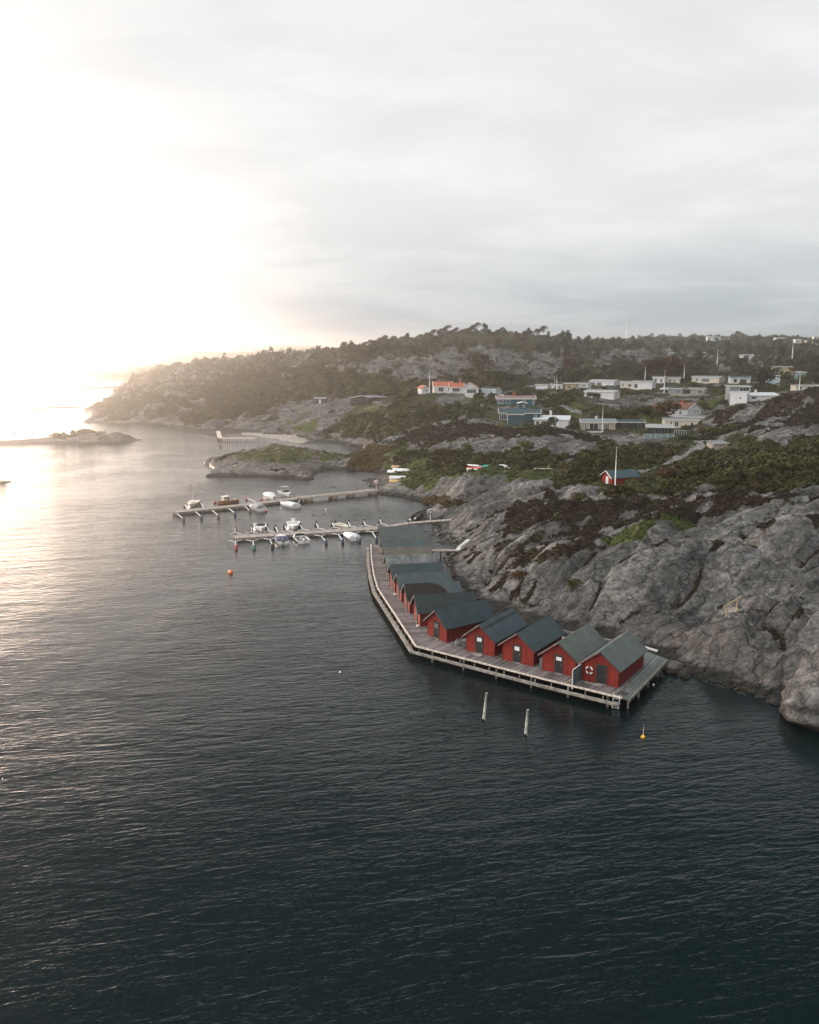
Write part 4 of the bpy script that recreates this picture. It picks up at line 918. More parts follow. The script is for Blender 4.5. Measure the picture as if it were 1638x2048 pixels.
# lighter weathered panels lying on the mottled roof are part of its material; lifebuoy on the nearest hut
h0, a0 = HUTS[0][0], HUTS[0][1]
def hl(k, x, y, z=0.0):
    p_, a_ = HUTS[k][0], HUTS[k][1]; c_, s_ = math.cos(a_), math.sin(a_); return (p_[0]+x*c_-y*s_, p_[1]+x*s_+y*c_, DECK_Z+z)
def ring_buoy(loc, rz, rx=R(90), label='white and red lifebuoy hanging on the nearest red boathouse', r=.36, t=.085):
    e = empty('lifebuoy', loc, rz, label, 'lifebuoy'); e.rotation_euler = (rx, 0, rz)
    def arc(a0_, a1_, n=9): return [(r*math.cos(a0_+(a1_-a0_)*k/n), r*math.sin(a0_+(a1_-a0_)*k/n), 0) for k in range(n+1)]
    for q in range(4):
        a = R(45)+q*math.pi/2
        mb = MB(); mb.tube(arc(a-R(31), a+R(31)), t, 9, False); mb.build('white_section', M_WHITE, e)
        mb = MB(); mb.tube(arc(a+R(31), a+R(59), 4), t*1.03, 9, False); mb.build('red_band', M_RED_SHADE, e)
    return e
ring_buoy(hl(0, -1.15, -.12, 1.25), HUTS[0][1])
# doorstep slabs and clutter
def slab(k, x, y, w_, d_, h_, label, m=M_STEP):
    e = MB(); e.box(-w_/2, w_/2, -d_/2, d_/2, 0, h_); o = e.build('doorstep', m, None, .015); o.location = hl(k, x, y, .012); o.rotation_euler = (0, 0, HUTS[k][1]); tag(o, label, 'doorstep')
slab(3, .0, -.65, 1.15, .55, .09, 'pale wooden doorstep in front of the slate-blue roofed boathouse')
slab(0, -.5, -.55, 1.9, .28, .08, 'long narrow plank step in front of the nearest boathouse')
slab(5, 1.65, -.25, .45, .35, .12, 'small stone block on the deck by the near-black roofed boathouse', M_OFFW)
slab(7, -1.9, -.2, .5, .4, .12, 'small white block on the deck between the far boathouses', M_OFFW)
def plastic_chair(loc, rz, label):
    e = empty('garden_chair', loc, rz, label, 'chair', 'plastic chairs beside the boathouse at the deck bend')
    s_ = MB(); s_.box(-.26, .26, -.25, .25, .40, .44); s_.build('seat', M_PLAST, e, .01)
    s_ = MB(); s_.add([(-.26, .25, .44), (.26, .25, .44), (.24, .38, .95), (-.24, .38, .95), (-.26, .29, .44), (.26, .29, .44), (.24, .42, .95), (-.24, .42, .95)], [(0, 1, 2, 3), (7, 6, 5, 4), (0, 4, 5, 1), (1, 5, 6, 2), (2, 6, 7, 3), (3, 7, 4, 0)]); s_.build('backrest', M_PLAST, e)
    for sx_ in (-1, 1):
        s_ = MB(); s_.bar((sx_*.29, -.22, .64), (sx_*.29, .30, .66), .06, .03); s_.build('armrest', M_PLAST, e)
        for sy_ in (-1, 1): s_ = MB(); s_.bar((sx_*.27, sy_*.24, 0), (sx_*.24, sy_*.22, .41 if sy_ > 0 else .63), .045, .045); s_.build('leg', M_OFFW if sy_ < 0 else M_PLAST, e)
ta = HUTS[3][1]
plastic_chair(hl(3, -3.55, 1.0, .01), ta+R(-70), 'grey plastic garden chair left of the table by the bend boathouse')
plastic_chair(hl(3, -2.15, .35, .01), ta+R(120), 'grey plastic garden chair right of the table, close to the slate-blue roofed boathouse')
e = empty('garden_table', hl(3, -2.75, 1.3, .01), ta, 'round grey plastic table between two boathouses at the deck bend', 'table')
s_ = MB(); s_.lathe([(0, .70), (.48, .70), (.50, .72), (.48, .745), (0, .745)], 20); s_.build('tabletop', M_PLAST, e)
for k in range(4): a = k*math.pi/2+.6; s_ = MB(); s_.bar((.36*math.cos(a), .36*math.sin(a), 0), (.2*math.cos(a), .2*math.sin(a), .70), .05, .05); s_.build('leg', M_PLAST, e)
# blue box bundle stored between two huts
def crate(loc, rz, w_, d_, h_, m, label, name='storage_box', cat='box'):
    e = empty(name, loc, rz, label, cat); s_ = MB(); s_.box(-w_/2, w_/2, -d_/2, d_/2, 0, h_*.82); s_.build('body', m, e, .02)
    s_ = MB(); s_.box(-w_/2-.03, w_/2+.03, -d_/2-.03, d_/2+.03, h_*.82+.003, h_); s_.build('lid', m, e, .02)
crate(hl(1, -2.2, .9, .01), HUTS[1][1]+.1, .6, .9, 1.0, M_PLAST, 'blue-grey storage box standing between the second and third boathouses')
# screen panel between the two nearest huts
e = empty('screen_panel', hl(0, -2.02, 0, .0), HUTS[0][1], 'blue-grey boarded screen standing across the deck left of the nearest boathouse', 'screen')
s_ = MB(); s_.box(-.03, .03, -2.3, -.02, .05, 1.75); s_.build('panel', M_SCREEN, e)
s_ = MB(); s_.box(-.045, .045, -2.36, -.0, 1.753, 1.81); s_.build('top_rail', M_OFFW, e)
for yy in (-2.33, -1.2): s_ = MB(); s_.box(-.05, .05, yy-.04, yy+.04, -.3 if yy < -2 else 0, 1.75); s_.build('post', M_SCREEN if yy > -2 else M_OFFW, e)
s_ = MB(); s_.bar((-.06, -2.1, .75), (-1.1, -2.1, .04), .06, .06); s_.build('brace', plain('raw_pine', (.45, .33, .18), .8, .2, 4), e)

# the deck
dk = empty('boathouse_deck', (.8, 96.9, 0), 0, 'long weathered timber deck on posts that bends along the red boathouses', 'deck')
def seg(poly, d, mat, z=DECK_Z, th=.12):
    """decking whose boards run across direction d"""
    a = math.atan2(d[1], d[0]); ox, oy = poly[0]; c_, s_ = math.cos(-a), math.sin(-a)
    loc = [((x-ox)*c_-(y-oy)*s_, (x-ox)*s_+(y-oy)*c_) for x, y in poly]
    if sum(loc[i][0]*loc[(i+1) % len(loc)][1]-loc[(i+1) % len(loc)][0]*loc[i][1] for i in range(len(loc))) < 0: loc = loc[::-1]
    s_ = MB(); s_.prism(loc, z-th, z); o = s_.build('decking', mat, dk); o.location = (ox-.8, oy-96.9, 0); o.rotation_euler = (0, 0, a)
EDGE = [(-6.75, 150.8), (-6.2, 140), (-5.4, 129.7), (-4.5, 121.9), (.8, 96.9), (14.2, 86.55), (21.0, 81.6)]
seg([(-6.75, 150.8), (-6.2, 140), (-5.4, 129.7), (-4.5, 121.9), (5.2, 121.0), (4.4, 131), (3.4, 142), (2.6, 150.8)], (.09, -1), M_DECK)
seg([(-4.5, 121.9), (.8, 96.9), (8.2, 107.6), (7.2, 112), (6.2, 116.5), (5.2, 121.0)], (5.3, -25), M_DECK, DECK_Z-.004)
seg([(.8, 96.9), (14.2, 86.55), (21.0, 81.6), (25.1, 91.9), (22.3, 95.0), (17.6, 98.6), (12.8, 102.8), (8.2, 107.6)], (13.4, -10.35), M_DECK)
seg([(21.0, 81.6), (21.6, 81.3), (28.7, 92.7), (26.6, 95.9), (25.1, 91.9)], (7.1, 11.4), M_DECKG, DECK_Z-.004)
def rel(p, z): return (p[0]-.8, p[1]-96.9, z)
def off(path, d):
    out = []
    for i, p in enumerate(path):
        a = path[max(i-1, 0)]; b_ = path[min(i+1, len(path)-1)]; tx, ty = b_[0]-a[0], b_[1]-a[1]; L = math.hypot(tx, ty); out.append((p[0]+ty/L*d, p[1]-tx/L*d))
    return out
# outward = towards the water (to the right of travel is the land side, so a negative offset)
OUT1 = off(EDGE, .06); OUT2 = off(EDGE, .62)
for i in range(len(EDGE)-1):
    s_ = MB(); s_.bar(rel(OUT1[i], DECK_Z+.035), rel(OUT1[i+1], DECK_Z+.035), .20, .14); s_.build('edge_curb', M_CURB, dk)
    s_ = MB(); s_.bar(rel(OUT2[i], .66), rel(OUT2[i+1], .66), .46, .20); s_.build('fender_beam', M_BEAM, dk)
def walk(path, step, t0=.5):
    acc = t0; out = []
    for i in range(len(path)-1):
        a, b_ = path[i], path[i+1]; L = math.hypot(b_[0]-a[0], b_[1]-a[1]); t = acc
        while t < L: out.append((a[0]+(b_[0]-a[0])*t/L, a[1]+(b_[1]-a[1])*t/L)); t += step
        acc = t-L
    return out
for p in walk(off(EDGE, .40), 1.9):
    s_ = MB(); s_.box(p[0]-.8-.05, p[0]-.8+.05, p[1]-96.9-.05, p[1]-96.9+.05, 0.70, DECK_Z-.08); s_.build('bracket', M_BEAM, dk)
for p in walk(off(EDGE, .15), 4.3, 1.2):
    s_ = MB(); s_.tube([rel(p, -1.5), rel(p, DECK_Z-.13)], .13, 9); s_.build('post', M_BEAM, dk)
EAST = [(21.6, 81.3), (28.7, 92.7)]
s_ = MB(); s_.bar(rel(off(EAST, .04)[0], DECK_Z-.14), rel(off(EAST, .04)[1], DECK_Z-.14), .07, .30); s_.build('edge_board', M_BEAM, dk)
for p in walk(off(EAST, -.25), 3.3, .6): s_ = MB(); s_.tube([rel(p, -1.5), rel(p, DECK_Z-.13)], .12, 9); s_.build('post', M_BEAM, dk)
# under-deck joists keep the underside dark and solid
for q in [((-5.6, 149), (-4.9, 130)), ((-4.1, 121), (1.4, 97.9)), ((2, 97.5), (20.6, 83.2)), ((-3.6, 149), (-1.5, 123)), ((-.5, 119), (4.5, 101)), ((5, 101.5), (22, 88.2)), ((9, 104), (23.5, 92))]:
    s_ = MB(); s_.bar(rel(q[0], DECK_Z-.28), rel(q[1], DECK_Z-.28), .2, .24); s_.build('joist', M_DARKW, dk)
# hatch in the corner
s_ = MB(); s_.box(-.42, .42, -.42, .42, 0, .03); o = s_.build('hatch', M_DARKW, dk); o.location = rel((21.35, 82.75), DECK_Z+.003); o.rotation_euler = (0, 0, HUTS[0][1])
# ladder
lp = G(1231, 1396, .9)
e = empty('bathing_ladder', (lp[0], lp[1]-.25, 0), HUTS[0][1]+R(4), 'grey wooden ladder hanging from the deck corner down to the water', 'ladder')
for x_ in (-.33, .33): s_ = MB(); s_.bar((x_, .25, 1.35), (x_, -.22, -.5), .07, .10); s_.build('rail', M_METAL, e)
for k in range(5): z_ = .0+.29*k; s_ = MB(); s_.bar((-.33, -.22+.47*(z_+.5)/1.85, z_), (.33, -.22+.47*(z_+.5)/1.85, z_), .05, .11); s_.build('rung', M_METAL, e)
# log beams and catwalk behind the nearest huts
def log(a, b_, w_, h_, m, name, label, cat):
    s_ = MB(); s_.bar((0, 0, 0), tuple(np.array(b_)-np.array(a)), w_, h_); o = s_.build(name, m); o.location = a; tag(o, label, cat); return o
log((17.2, 101.8, 1.75), (25.4, 95.9, 1.75), .25, .25, M_BEAM, 'timber_beam', 'long grey timber beam lying behind the nearest boathouses', 'beam')
log((17.6, 100.0, 1.32), (21.6, 97.0, 1.32), .9, .10, M_STEP, 'gangplank', 'wide plank walk behind the second boathouse', 'plank')
log((24.2, 97.6, 1.9), (28.2, 94.9, 1.35), .5, .10, M_OFFW, 'ramp_plank', 'pale ramp plank sloping down to the deck behind the nearest boathouse', 'plank')

# walkway to the shore on the inlet
e = empty('shore_walkway', (3.0, 139, 0), 0, 'pale angled walkway from the boathouses across the inlet to the rocks', 'walkway')
A_ = [(p[0]-3.0, p[1]-139) for p in (G(856, 1100, 1.1), G(918, 1100, 1.1), G(941, 1080, 1.5))]
zz_ = [1.1, 1.1, 1.6]
for i in range(2):
    s_ = MB(); a = (*A_[i], zz_[i]-.05); b_ = (*A_[i+1], zz_[i+1]-.05); s_.bar(a, b_, 1.5, .10); s_.build('decking', M_STEP if i == 0 else M_OFFW, e)
for t in (.15, .4, .65, .9):
    s_ = MB(); x_ = A_[0][0]+(A_[1][0]-A_[0][0])*t; y_ = A_[0][1]+(A_[1][1]-A_[0][1])*t; s_.tube([(x_, y_-.5, -1.2), (x_, y_-.5, .98)], .1, 8); s_.build('post', M_DARKW, e)

# ================================================================ piles and buoys
def pile(base, top, h, label):
    b_ = G(*base, 0); d_ = (top[0]-base[0])/FPX*b_[1]
    e = empty('mooring_pile', (b_[0], b_[1], 0), 0, label, 'pile', 'mooring piles in front of the deck')
    s_ = MB(); s_.tube([(0, 0, -.15), (d_*.5, 0, h*.5), (d_, 0, h)], [.14, .13, .12], 12); s_.build('shaft', plain('peeling_white_pile', (.42, .42, .37), .8, .35, 2), e)
    s_ = MB(); s_.tube([(d_*-.1, 0, -1.6), (0, 0, .16)], [.15, .145], 12); s_.build('wet_foot', M_DARKW, e)
pile((967, 1440), (973, 1382), 2.75, 'slim pale mooring pile farther from the deck ladder, leaning slightly right')
pile((1051, 1470), (1055, 1414), 2.5, 'pale mooring pile nearer the yellow buoy')
def buoy(u, v, r, m, label, cat='buoy', stick=0.0, group=None):
    b_ = G(u, v, 0); e = empty('mooring_buoy', (b_[0], b_[1], 0), 0, label, cat, group)
    s_ = MB(); s_.lathe([(0, -r*.7), (r*.6, -r*.55), (r*.95, -.1*r), (r, .25*r), (r*.86, .75*r), (r*.5, 1.1*r), (0, 1.22*r)], 16); s_.build('float', m, e)
    s_ = MB(); s_.tube([(0, 0, 1.15*r), (0, 0, 1.4*r)], r*.14, 6)
    if stick: s_.tube([(0, 0, 1.2*r), (0.02, 0, stick)], .028, 6)
    s_.build('rod' if stick else 'ring', M_CURB if stick else M_METAL, e)
buoy(1286, 1475, .20, M_YEL, 'yellow ball buoy with a tall thin rod floating off the deck corner', stick=1.25)
buoy(461, 1146, .42, M_ORA, 'large orange ball buoy alone on the open water', )
buoy(680, 1345, .13, M_WHITE, 'tiny white buoy floating left of the deck bend')
buoy(652, 1019, .20, M_WHITE, 'tiny white float on the calm water between the two pontoons')
buoy(627, 1031, .18, plain('dark_red_float', (.18, .03, .03), .6), 'tiny dark red float between the two pontoons')
buoy(1307, 1370, .12, M_WHITE, 'small white float beside the rock east of the deck')

# handrail with steps on the rock at the right
hx, hy = hit(1462, 1228, 80)
hzv = hz1(hx, hy)
e = empty('stair_handrail', (hx, hy, hzv-.1), R(25), 'small raw pine handrail standing on the grey rock slope', 'handrail')
mp_ = plain('raw_pine_rail', (.42, .32, .19), .8, .2, 4)
for x_, h_ in ((-.75, .95), (.85, 1.35)): s_ = MB(); s_.box(x_-.05, x_+.05, -.05, .05, -.3, h_+.15); s_.build('post', mp_, e)
s_ = MB(); s_.bar((-1.2, 0, .90), (1.5, 0, 1.85), .07, .13); s_.build('rail', mp_, e)
for k in range(3): s_ = MB(); s_.box(.2+.35*k, .55+.35*k, -.1, .9, -.1+.12*k, .05+.14*k); s_.build('step', M_STEP, e)
# ================================================================ pontoons
M_PONT = boards('pontoon_planks', (.26, .22, .19), (.46, .41, .36), .22, 0, .8, .5, .3)
M_CONC = plain('stained_concrete', (.30, .25, .20), .85, .3, 1.5)
FL = dict(blue=M_BLUEF, black=M_BLK, red=plain('red_float', (.36, .06, .05), .5), green=plain('green_float', (.05, .17, .15), .5), brown=plain('brown_float', (.16, .09, .07), .6))
def pontoon(name, path, widths, label, z=.55):
    o0 = path[0]; e = empty(name, (*o0, 0), 0, label, 'pontoon')
    for i in range(len(path)-1):
        a, b_ = path[i], path[i+1]; L = math.hypot(b_[0]-a[0], b_[1]-a[1]); an_ = an(b_[0]-a[0], b_[1]-a[1]); wd = widths[i]
        s_ = MB(); s_.box(0, L, -wd/2, wd/2, z-.10, z); o = s_.build('decking', M_PONT, e); o.location = (a[0]-o0[0], a[1]-o0[1], -.003*i); o.rotation_euler = (0, 0, an_)
        for sd_ in (-1, 1):
            s_ = MB(); s_.box(0, L, sd_*(wd/2+.04)-.04, sd_*(wd/2+.04)+.04, z-.38, z+.06); o = s_.build('side_board', M_CURB if sd_ > 0 else M_BEAM, e); o.location = (a[0]-o0[0], a[1]-o0[1], 0); o.rotation_euler = (0, 0, an_)
    return e
def floatbox(e, p0, p1, wd, z0=-.5, z1=.44, o0=(0, 0), m=M_CONC, name='float'):
    an_ = an(p1[0]-p0[0], p1[1]-p0[1]); L = math.hypot(p1[0]-p0[0], p1[1]-p0[1])
    s_ = MB(); s_.box(0, L, -wd/2, wd/2, z0, z1); o = s_.build(name, m, e, .04); o.location = (p0[0]-o0[0], p0[1]-o0[1], 0); o.rotation_euler = (0, 0, an_)
PA = [tuple(G(u, v, .55)[:2]) for u, v in ((347, 1024), (490, 1009.5), (602, 995.5))]; PA2 = [tuple(G(602, 995.5, .9)[:2]), tuple(G(749, 978, 1.2)[:2])]
ea = pontoon('boat_pontoon', PA, [2.5, 2.5], 'far floating boat pontoon with finger booms and white boats')
for i in range(2):
    a, b_ = np.array(PA[i]), np.array(PA[i+1])
    for t0_, t1_ in ((.02, .30), (.36, .64), (.70, .98)): floatbox(ea, a+(b_-a)*t0_, a+(b_-a)*t1_, 2.3, o0=PA[0])
eb_ = empty('footbridge', (*PA2[0], 0), 0, 'low footbridge on square concrete piers linking the far pontoon to shore', 'bridge')
L = math.hypot(PA2[1][0]-PA2[0][0], PA2[1][1]-PA2[0][1]); aa = an(PA2[1][0]-PA2[0][0], PA2[1][1]-PA2[0][1])
s_ = MB(); s_.box(-.6, L+.6, -.9, .9, .92, 1.05); o = s_.build('decking', M_PONT, eb_); o.rotation_euler = (0, 0, aa)
for sd_ in (-1, 1): s_ = MB(); s_.box(-.6, L+.6, sd_*.94-.05, sd_*.94+.05, .66, 1.12); o = s_.build('side_beam', M_CURB, eb_); o.rotation_euler = (0, 0, aa)
for t in (.10, .42, .66, .97): s_ = MB(); s_.box(L*t-.75, L*t+.75, -.95, .95, -1.2, .91); o = s_.build('pier', M_CONC, eb_, .05); o.rotation_euler = (0, 0, aa)
PB = [tuple(G(u, v, .55)[:2]) for u, v in ((469, 1074), (640, 1063.5), (757, 1055.5))]; PB2 = [tuple(G(757, 1055.5, .7)[:2]), tuple(G(817, 1046.5, .9)[:2]), tuple(G(903, 1041.5, 1.5)[:2])]
eb = pontoon('boat_pontoon', PB, [2.7, 2.7], 'near floating boat pontoon beside the far end of the boathouse row')
for i in range(2):
    a, b_ = np.array(PB[i]), np.array(PB[i+1])
    for t0_, t1_ in ((.01, .32), (.36, .66), (.70, .99)): floatbox(eb, a+(b_-a)*t0_, a+(b_-a)*t1_, 2.5, o0=PB[0])
ew = empty('gangway', (*PB2[0], 0), 0, 'narrow gangway from the near pontoon to the rocks', 'gangway')
for i in range(2):
    a, b_ = PB2[i], PB2[i+1]; s_ = MB(); z0_, z1_ = ((.62, .95), (.95, 1.7))[i]
    s_.bar((a[0]-PB2[0][0], a[1]-PB2[0][1], z0_), (b_[0]-PB2[0][0], b_[1]-PB2[0][1], z1_), 1.5, .14); s_.build('decking', M_PONT, ew)
for px_ in ((866, 1052), (818, 1052)): q = G(px_[0], px_[1]+6, 0); s_ = MB(); s_.tube([(q[0]-PB2[0][0], q[1]-PB2[0][1], -1.2), (q[0]-PB2[0][0], q[1]-PB2[0][1], 1.1)], .1, 8); s_.build('post', M_DARKW, ew)
def boom(b0, e0, col, label, grp, y=True):
    p = G(*b0, .5); q = G(*e0, .35); d = q-p; L = math.hypot(d[0], d[1]); a_ = an(d[0], d[1])
    e = empty('finger_boom', (p[0], p[1], 0), a_, label, 'mooring boom', grp)
    s_ = MB(); s_.bar((0 if not y else 1.3, 0, .47), (L, 0, .42), .14, .12); s_.build('beam', M_WHITE, e)
    if y:
        for sg in (-1, 1): s_ = MB(); s_.bar((.05, sg*1.1, .5), (1.35, 0, .47), .10, .10); s_.build('strut', M_WHITE, e)
    s_ = MB(); s_.lathe([(0, -.45), (.27, -.42), (.30, -.1), (.30, .55), (.22, .72), (0, .76)], 12, (L, 0, 0)); s_.build('float', FL[col], e)
gB = 'finger booms of the near pontoon'; gA = 'finger booms of the far pontoon'
cols = {'red': 'red', 'green': 'green', 'black': 'black', 'blue': 'blue', 'brown': 'brown'}
def bm(b0, e0, col, pos, grp, y=True): boom(b0, e0, col, f'white finger boom with {col} float {pos}', grp, y)
bm((470, 1080), (472, 1094), 'red', 'at the outer end of the near pontoon', gB)
bm((505, 1079), (508, 1094), 'green', 'on the camera side of the near pontoon', gB)
bm((539, 1076), (545, 1092), 'black', 'left of the blue covered boat', gB)
bm((640, 1069), (652, 1084), 'blue', 'between the open boat and the small covered boat', gB)
bm((675, 1066), (685, 1082), 'blue', 'just left of the small covered white boat', gB)
bm((708, 1064), (719, 1080), 'blue', 'just right of the small covered white boat', gB)
bm((743, 1061), (753, 1078), 'blue', 'closest to the far boathouse', gB)
bm((470, 1068), (470, 1056), 'brown', 'pointing away at the outer end of the near pontoon', gB)
bm((503, 1066), (502, 1053), 'black', 'left of the white boat with wraparound windscreen', gB)
bm((538, 1064), (534, 1052), 'black', 'right of the white boat with wraparound windscreen', gB)
bm((556, 1064), (550, 1053), 'black', 'behind the blue covered boat', gB, False)
bm((575, 1063), (569, 1051), 'black', 'left of the white boat with a standing console', gB)
bm((607, 1061), (600, 1050), 'black', 'right of the white boat with a standing console', gB)
bm((638, 1059), (632, 1046), 'black', 'standing free mid-way on the far side', gB)
bm((670, 1057), (664, 1045), 'black', 'left of the little cream dinghy', gB)
bm((702, 1055), (696, 1044), 'black', 'right of the little cream dinghy', gB)
bm((732, 1053), (727, 1042), 'black', 'second from the gangway on the far side', gB)
bm((764, 1050), (759, 1039), 'black', 'on the far side beside the gangway', gB)
bm((354, 1027), (367, 1038), 'blue', 'at the outer end of the far pontoon', gA, False)
bm((391, 1023), (403, 1034), 'blue', 'second from the outer end of the far pontoon', gA, False)
bm((424, 1020), (437, 1032), 'brown', 'in the middle of the far pontoon', gA, False)
bm((457, 1016), (470, 1027), 'blue', 'left of the grey canopied boat', gA, False)
bm((490, 1013), (500, 1022), 'brown', 'against the grey canopied boat', gA, False)
bm((375, 1018), (369, 1009), 'brown', 'left of the cream boat with a thin mast', gA, False)
bm((407, 1015), (401, 1006), 'brown', 'right of the cream boat with a thin mast', gA, False)
bm((513, 1005), (493, 996), 'red', 'between the wooden cabin boat and white covered boat', gA, False)
bm((600, 998), (596, 1009), 'black', 'beside the white covered boat on the camera side', gA, False)
buoy(430, 1006, .42, FL['red'], 'round pinkish buoy left of the wooden cabin boat')
buoy(532, 1023, .34, FL['red'], 'round red buoy right of the grey canopied boat')
buoy(522, 1000, .34, FL['red'], 'round red buoy left of the white canvas-covered boat')

# ================================================================ boats
M_GEL = plain('white_gelcoat', (.74, .73, .70), .25, .05, 2)
M_CREAM = plain('cream_gelcoat', (.66, .60, .48), .3, .06, 2)
M_VARN = plain('varnished_wood_hull', (.34, .16, .075), .4, .25, 3)
M_CANV = plain('white_canvas', (.66, .66, .67), .8, .12, 2, bmp=.03)
M_CANB = plain('navy_canvas', (.035, .045, .10), .8, .2, 2, bmp=.03)
M_CANG = plain('grey_canvas', (.30, .31, .30), .8, .2, 2, bmp=.03)
M_LINER = plain('grey_liner', (.36, .34, .32), .6, .2, 3)
M_BROWN = plain('brown_upholstery', (.10, .055, .045), .7, .2, 3)
M_TINT, b = newmat('tinted_windscreen'); b.inputs['Base Color'].default_value = (.035, .04, .045, 1); b.inputs['Roughness'].default_value = .08
def hullmesh(L, B, free, mat, e):
    st = []; n = 9
    for i in range(n):
        t = i/(n-1); y = -L/2+L*t; w_ = B/2*(1-max(0, (t-.45)/.55)**2.2); w_ = max(w_, .04); sh = free*(1+.35*max(0, t-.4)**1.5); k = -.28*(1-t*.15)+.25*max(0, t-.8)/.2*.8
        st.append([(0, y, k), (w_*.72, y, -.02+.22*max(0, t-.7)), (w_, y, sh), (w_-.13 if w_ > .2 else w_*.4, y, sh+.02), (w_*.78 if w_ > .2 else w_*.3, y, sh-.30 if .08 < t < .62 else sh+.03)])
    V, F = [], []; m = 5
    for sg in (1, -1):
        b0 = len(V)
        for s_ in st: V += [(sg*x, y, z) for x, y, z in s_]
        for i in range(n-1):
            for j in range(m-1):
                f = (b0+i*m+j, b0+i*m+j+1, b0+(i+1)*m+j+1, b0+(i+1)*m+j); F.append(f if sg < 0 else tuple(reversed(f)))
    b2 = n*m
    for i in range(n-1): F.append((i*m+4, (i+1)*m+4, b2+(i+1)*m+4, b2+i*m+4))
    F.append((0, 1, 2, 3, 4, b2+4, b2+3, b2+2, b2+1))
    s_ = MB(); s_.add(V, F); return s_.build('hull', mat, e)
def outboard(e, L, mat, sc_=1.0):
    o = empty('outboard_motor', (0, -L/2-.18, 0)); o.parent = e
    s_ = MB(); s_.lathe([(0, .52), (.17, .54), (.21, .66), (.20, .92), (.13, 1.05), (0, 1.08)], 12); c_ = s_.build('cowl', mat, o); c_.scale = (sc_, sc_*1.35, sc_)
    s_ = MB(); s_.box(-.06, .06, -.12, .08, -.5, .55); s_.build('lower_leg', mat, o)
    bpy.data.objects.remove(bpy.data.objects[o.name]) if False else None
    return o
